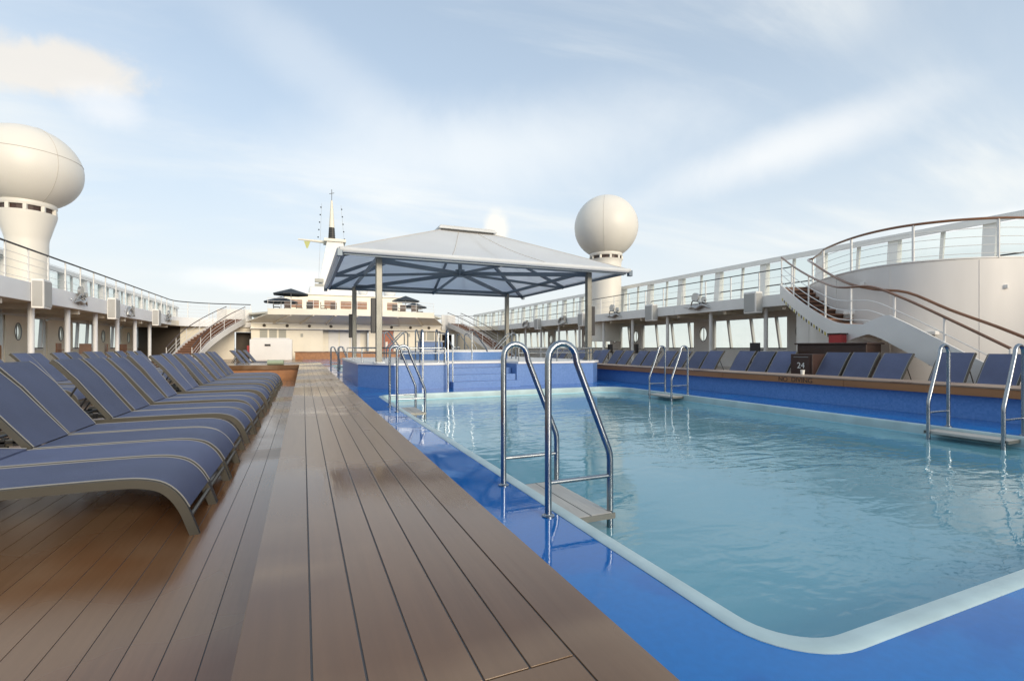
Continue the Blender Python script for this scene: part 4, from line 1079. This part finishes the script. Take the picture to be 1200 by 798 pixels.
# cross fascia starboard
MB().box(12.6, 14.0, 47.05, 47.15, 2.70, 4.2).build('cross_fascia', 'white', sb)
bn = thing('wooden_bench', 'long low brown wooden bench front along the forward deckhouse', 'bench', (4, 43.6, 0))
MB().box(-.6, 9.2, 43.5, 44.1, 0, .58).build('front', 'teak_edge', bn)
MB().box(-.66, 9.26, 43.42, 44.16, .58, .66).build('seat', 'teak_top', bn)
wh = thing('deck_locker', 'boxy white equipment house before the deckhouse louvres', 'locker', (-2.2, 42, 0))
MB().box(-3.72, -.8, 41.6, 43.2, 0, 1.62).build('body', 'white', wh, bevel=.03)
MB().box(-3.5, -.98, 41.62, 42.9, 1.62, 1.72).build('roof', 'white', wh, bevel=.03)
MB().box(-2.7, -2.3, 41.55, 41.6, 1.1, 1.25).build('handle', 'dark', wh)

# umbrellas and terrace furniture
def umbrella(x, y, z0, zt, r, label):
    o = thing('parasol', label, 'parasol', (x, y, z0), group='dark parasols on the forward terraces')
    MB().tube([(x, y, z0), (x, y, zt)], .035, 8).build('pole', 'white', o)
    c = MB(); b = len(c.v); c.v.append((x, y, zt+.05))
    for k in range(8): a = 2*math.pi*(k+.5)/8; c.v.append((x+r*math.cos(a), y+r*math.sin(a), zt-.42))
    for k in range(8): c.v.append((x+r*math.cos(2*math.pi*(k+.5)/8), y+r*math.sin(2*math.pi*(k+.5)/8), zt-.52))
    for k in range(8): j = (k+1) % 8; c.f += [(b, b+1+k, b+1+j), (b+1+k, b+9+k, b+9+j, b+1+j)]
    c.build('shade', 'umbrella', o)
umbrella(-.95, 45.5, 3.87, 5.95, 1.45, 'upper dark parasol on the port end of the forward terrace')
umbrella(-1.8, 47.8, 3.87, 5.45, 1.45, 'lower dark parasol on the port end, partly behind the other')
umbrella(8.85, 46.0, 3.87, 5.78, 1.30, 'upper dark parasol seen between the canopy posts')
umbrella(10.1, 48.2, 3.87, 5.40, 1.25, 'lower dark parasol seen between the canopy posts')
def chair(x, y, z, m, label, rz, grp):
    o = thing('deck_chair', label, 'chair', (x, y, z), rz, grp)
    def B(n_, *a): q = MB().box(*a).build(n_, m, None); q.parent = o
    B('seat', -.25, .25, -.25, .25, .40, .45); B('backrest', -.25, .25, .21, .26, .45, .95)
    for i in (-1, 1):
        for j in (-1, 1): B('leg', i*.22-.02, i*.22+.02, j*.22-.02, j*.22+.02, 0, .40)
        B('armrest', i*.26-.02, i*.26+.02, -.2, .22, .62, .65)
tx = [-2.0, -1.2, -.3, .5, 1.6, 2.4, 7.6, 8.3, 9.3, 9.9]
for i, xx in enumerate(tx):
    chair(xx, 44.2+.5*(i % 2), 3.87, 'brown_wood' if i % 3 else 'dark', '%s dark chair from port on the upper forward terrace' % ORD[i], R(random.choice((0, 180, 90))), 'dark chairs on the forward terrace')

# tiered superstructure, tower and mast
su = thing('bridge_superstructure', 'cream upper superstructure tiers rising behind the forward terrace', 'building', (4.3, 60, 0))
MB().box(-1.8, 10.4, 56, 66, 3.87, 6.6).build('lower_tier', 'cream', su, bevel=.05)
MB().box(-2.0, 10.6, 55.8, 66.2, 6.6, 6.75).build('tier_roof', 'white', su)
MB().box(.6, 8.0, 60, 68, 6.75, 8.0).build('upper_tier', 'white', su, bevel=.3)
for i in range(7): MB().box(-1.2+i*1.65, -.1+i*1.65, 55.93, 55.999, 5.2, 6.0).build('window', 'tread', su)
to = thing('mast_tower', 'tall tapering white tower half hidden behind the canopy corner', 'tower', (4.3, 80, 0))
MB().hexa([(1.0, 76, 4), (7.6, 76, 4), (7.6, 84, 4), (1.0, 84, 4), (3.3, 78.5, 17), (5.6, 78.5, 17), (5.6, 81.5, 17), (3.3, 81.5, 17)]).build('tower_body', 'white', to)
MB().box(2.9, 6.0, 78.2, 81.8, 17, 17.4).build('platform', 'cream', to)
for j in range(3): MB().box(1.55, 2.75, 75.9-.0+.4, 76.9, 9.0+j*.75, 9.5+j*.75).build('louvre', 'louvre', to)
MB().tube([(3.4, 79.5, 17.0), (-.7, 79.5, 17.15)], [.25, .1], 8).build('yardarm', 'cream', to, smooth=True)
ms = thing('signal_mast', 'slender cream mast with dark ribbed base on top of the tower', 'mast', (4.05, 80, 17.4))
MB().lathe([(.50, 0), (.42, 2.0)], (4.05, 80, 17.4), 12).build('ribbed_base', 'dark', ms)
for j in range(6): MB().lathe([(.55-.02*j, 0), (.55-.02*j, .09)], (4.05, 80, 17.55+j*.3), 12).build('rib', 'bronze', ms)
MB().lathe([(.42, 0), (.13, 4.2)], (4.05, 80, 19.4), 12).build('mast_pole', 'cream', ms, smooth=True)
MB().tube([(4.05, 80, 23.6), (4.05, 80, 25.3)], .04, 6).build('aerial', 'dark', ms)
MB().bar((3.7, 80, 24.6), (4.4, 80, 24.8), .1, .06).build('vane', 'dark', ms)
for i, xx in enumerate((2.1, 5.9)):
    h_ = thing('signal_halyard', ('port' if i == 0 else 'starboard')+' thin line of small lamps beside the mast', 'halyard', (xx, 80, 12), group='lamp lines beside the mast')
    MB().tube([(xx, 80, 17.2 if i else 9), (xx+(.5 if not i else -.5), 80, 23)], .015, 4).build('line', 'louvre', h_)
    for j in range(5): MB().sphere((xx+(.1 if not i else -.1)*j, 80, 17.8+j*1.15), .11, 8, 5).build('lamp', 'dark', h_)
pn = MB().hexa([(.1, 79.5, 16.95), (1.0, 79.5, 16.95), (1.0, 79.52, 16.95), (.1, 79.52, 16.95), (.45, 79.5, 15.9), (.65, 79.5, 15.9), (.65, 79.52, 15.9), (.45, 79.52, 15.9)]).build('signal_flag', 'pennant')
tag(pn, 'small yellow green pennant hanging from the mast yardarm', 'flag')
for i, (xx, yy, zz, r_) in enumerate(((6.3, 58, 7.4, .55), (9.2, 57.5, 7.3, .7))):
    d_ = thing('small_radome', ('port' if i == 0 else 'starboard')+' of two small white domes on the superstructure roof', 'radome', (xx, yy, 6.7), group='small domes on the superstructure')
    MB().sphere((xx, yy, zz), r_, 18, 10, -.8).build('dome', 'white', d_, smooth=True); MB().lathe([(.2, 0), (.2, .5)], (xx, yy, 6.7), 10).build('stalk', 'white', d_)

# ------------------------------------------------------------------ radomes
def radome(c, r, sz, label, neckz, prof, nback):
    o = thing('radome', label, 'radome', (c[0], c[1], 3.1))
    s = MB().sphere(c, r, 48, 24, -.86, sz).build('dome', 'dome', o, smooth=True)
    zb = c[2]-.86*r*sz; rb = r*math.cos(math.asin(.86))
    MB().lathe([(rb, 0), (rb*1.02, -.12), (rb*.98, -.2)], (c[0], c[1], zb), 40).build('dome_skirt', 'dome', o, smooth=True)
    MB().lathe([(rb*.90, 0), (rb*.90, -.22)], (c[0], c[1], zb-.2), 32).build('dark_gap', 'brown_wood', o)
    for k in range(10):
        a = 2*math.pi*k/10
        MB().bar((c[0]+rb*.96*math.cos(a), c[1]+rb*.96*math.sin(a), zb-.19), (c[0]+rb*.96*math.cos(a), c[1]+rb*.96*math.sin(a), zb-.43), .12, .12).build('support_lug', 'dome', o)
    MB().lathe([(a*1.0, b) for a, b in prof], (c[0], c[1], zb-.42), 40).build('pedestal', 'dome', o, smooth=True)
    # seams
    for az in (0.9, 2.47, 4.04, 5.61):
        pts = []
        for i in range(22):
            t = -1.03+2.6*i/21; pts.append((c[0]+(r+.002)*math.cos(t)*math.cos(az), c[1]+(r+.002)*math.cos(t)*math.sin(az), c[2]+(r*sz+.002)*math.sin(t)))
        MB().tube(pts, .012, 4).build('seam', 'seam', s)
    if nback:
        t = .22; MB().tube([(c[0]+(r+.002)*math.cos(t)*math.cos(k/24*math.pi), c[1]+(r+.002)*math.cos(t)*math.sin(k/24*math.pi), c[2]+r*sz*math.sin(t)) for k in range(49)], .012, 4).build('seam', 'seam', s)
radome((-10.72, 27.0, 8.55), 1.84, .94, 'big white radome on a flared pedestal at the left of the sky', 0, [(.96, 0), (.94, -.15), (.70, -1.05), (.68, -1.2), (.68, -4)], True)
radome((18.9, 27.9, 9.15), 2.12, 1.0, 'round cream radome on a cylinder above the starboard gallery beside the canopy', 0, [(1.12, 0), (1.05, -.12), (1.02, -.3), (1.02, -5.5)], False)

# ------------------------------------------------------------------ small things
tl_ = thing('towel_locker', 'dark brown towel cabinet numbered in white between the starboard loungers', 'cabinet', (11.2, 8, 0))
MB().box(11.0, 11.5, 7.74, 8.30, 0, .84).build('body', 'brown_wood', tl_, bevel=.01)
MB().box(10.985, 10.999, 7.80, 8.24, .1, .78).build('door', 'brown_wood', tl_)
MB().box(10.97, 10.984, 7.84, 8.20, .76, .775).build('handle', 'piping', tl_)
text('24', .20, 'letters_w', tl_, (10.98, 8.02, .50), (R(90), 0, R(-90)), 'number')
lk = thing('long_locker', 'low dark brown wooden locker under the curved stair landing', 'cabinet', (12, 8, 0))
MB().box(11.75, 12.3, 7.0, 8.68, 0, 1.07).build('body', 'brown_wood', lk, bevel=.01)
MB().box(11.70, 12.35, 6.95, 8.73, 1.07, 1.11).build('top', 'brown_wood', lk, bevel=.01)
rb_ = thing('red_box', 'red upright box standing under the stair behind the dark locker', 'box', (13.2, 8.8, 0))
MB().box(12.42, 12.66, 8.0, 8.32, 0, 1.33).build('body', 'red', rb_, bevel=.02)
MB().box(12.40, 12.68, 7.98, 8.34, 1.331, 1.36).build('lid', 'brown_wood', rb_)
pk = thing('paper_cup', 'white paper cup on the starboard ledge beside the numbered cabinet', 'cup', (8.95, 6.52, ZL))
MB().lathe([(.03, 0), (.04, .09), (.036, .09), (.028, .01)], (8.95, 6.50, ZL), 14).build('cup_body', 'letters_w', pk, smooth=True)
for i, (xx, yy, w) in enumerate(((18.4, 15.4, 'beside the slim column near the stair'), (18.3, 23.6, 'beyond the loungers near the middle starboard column'), (18.3, 26.2, 'beyond the loungers by the near canopy post'))):
    chair(xx, yy, .25, 'dark', 'dark chair on the starboard side deck '+w, R(90), 'dark chairs on the starboard side deck')
for i, (xx, yy, w) in enumerate(((-10.6, 30.2, 'nearest'), (-10.8, 33.2, 'second'), (-10.6, 36.4, 'third'), (-10.7, 39.5, 'farthest'))):
    chair(xx, yy, .25, 'tread', 'reddish wooden chair on the port side deck, %s behind the loungers' % w, R((90, 200, 120, 60)[i]), 'reddish chairs on the port side deck')
sf = thing('curved_bench', 'brown curved bench back on the port side deck behind the loungers', 'bench', (-10.4, 22, 0))
ring = [(-10.6+.0*math.cos(t), 21.8+t, 0) for t in (0, .7, 1.4, 2.1)]
MB().sweep([[(-10.1-.25*math.sin(math.pi*i/8), 20.6+.38*i, .2), (-10.1-.25*math.sin(math.pi*i/8), 20.6+.38*i, 1.08), (-10.2-.25*math.sin(math.pi*i/8), 20.6+.38*i, 1.08), (-10.2-.25*math.sin(math.pi*i/8), 20.6+.38*i, .2)] for i in range(9)]).build('backrest', 'varnish', sf, smooth=True)
MB().box(-10.9, -10.5, 20.7, 23.5, 0, .45).build('seat', 'varnish', sf)
pt = thing('rolled_towel', 'pale green rolled towel on the brown cross ledge', 'towel', (-.75, 16.6, ZL))
MB().tube([(-1.0, 16.6, ZL+.07), (-.55, 16.55, ZL+.07)], .075, 12).build('roll', 'towel', pt, smooth=True)

for o in list(bpy.data.objects):      # the two flat loungers have their struts folded away
    if o.name.startswith('support_strut') and o.scale.z < .5: bpy.data.objects.remove(o)
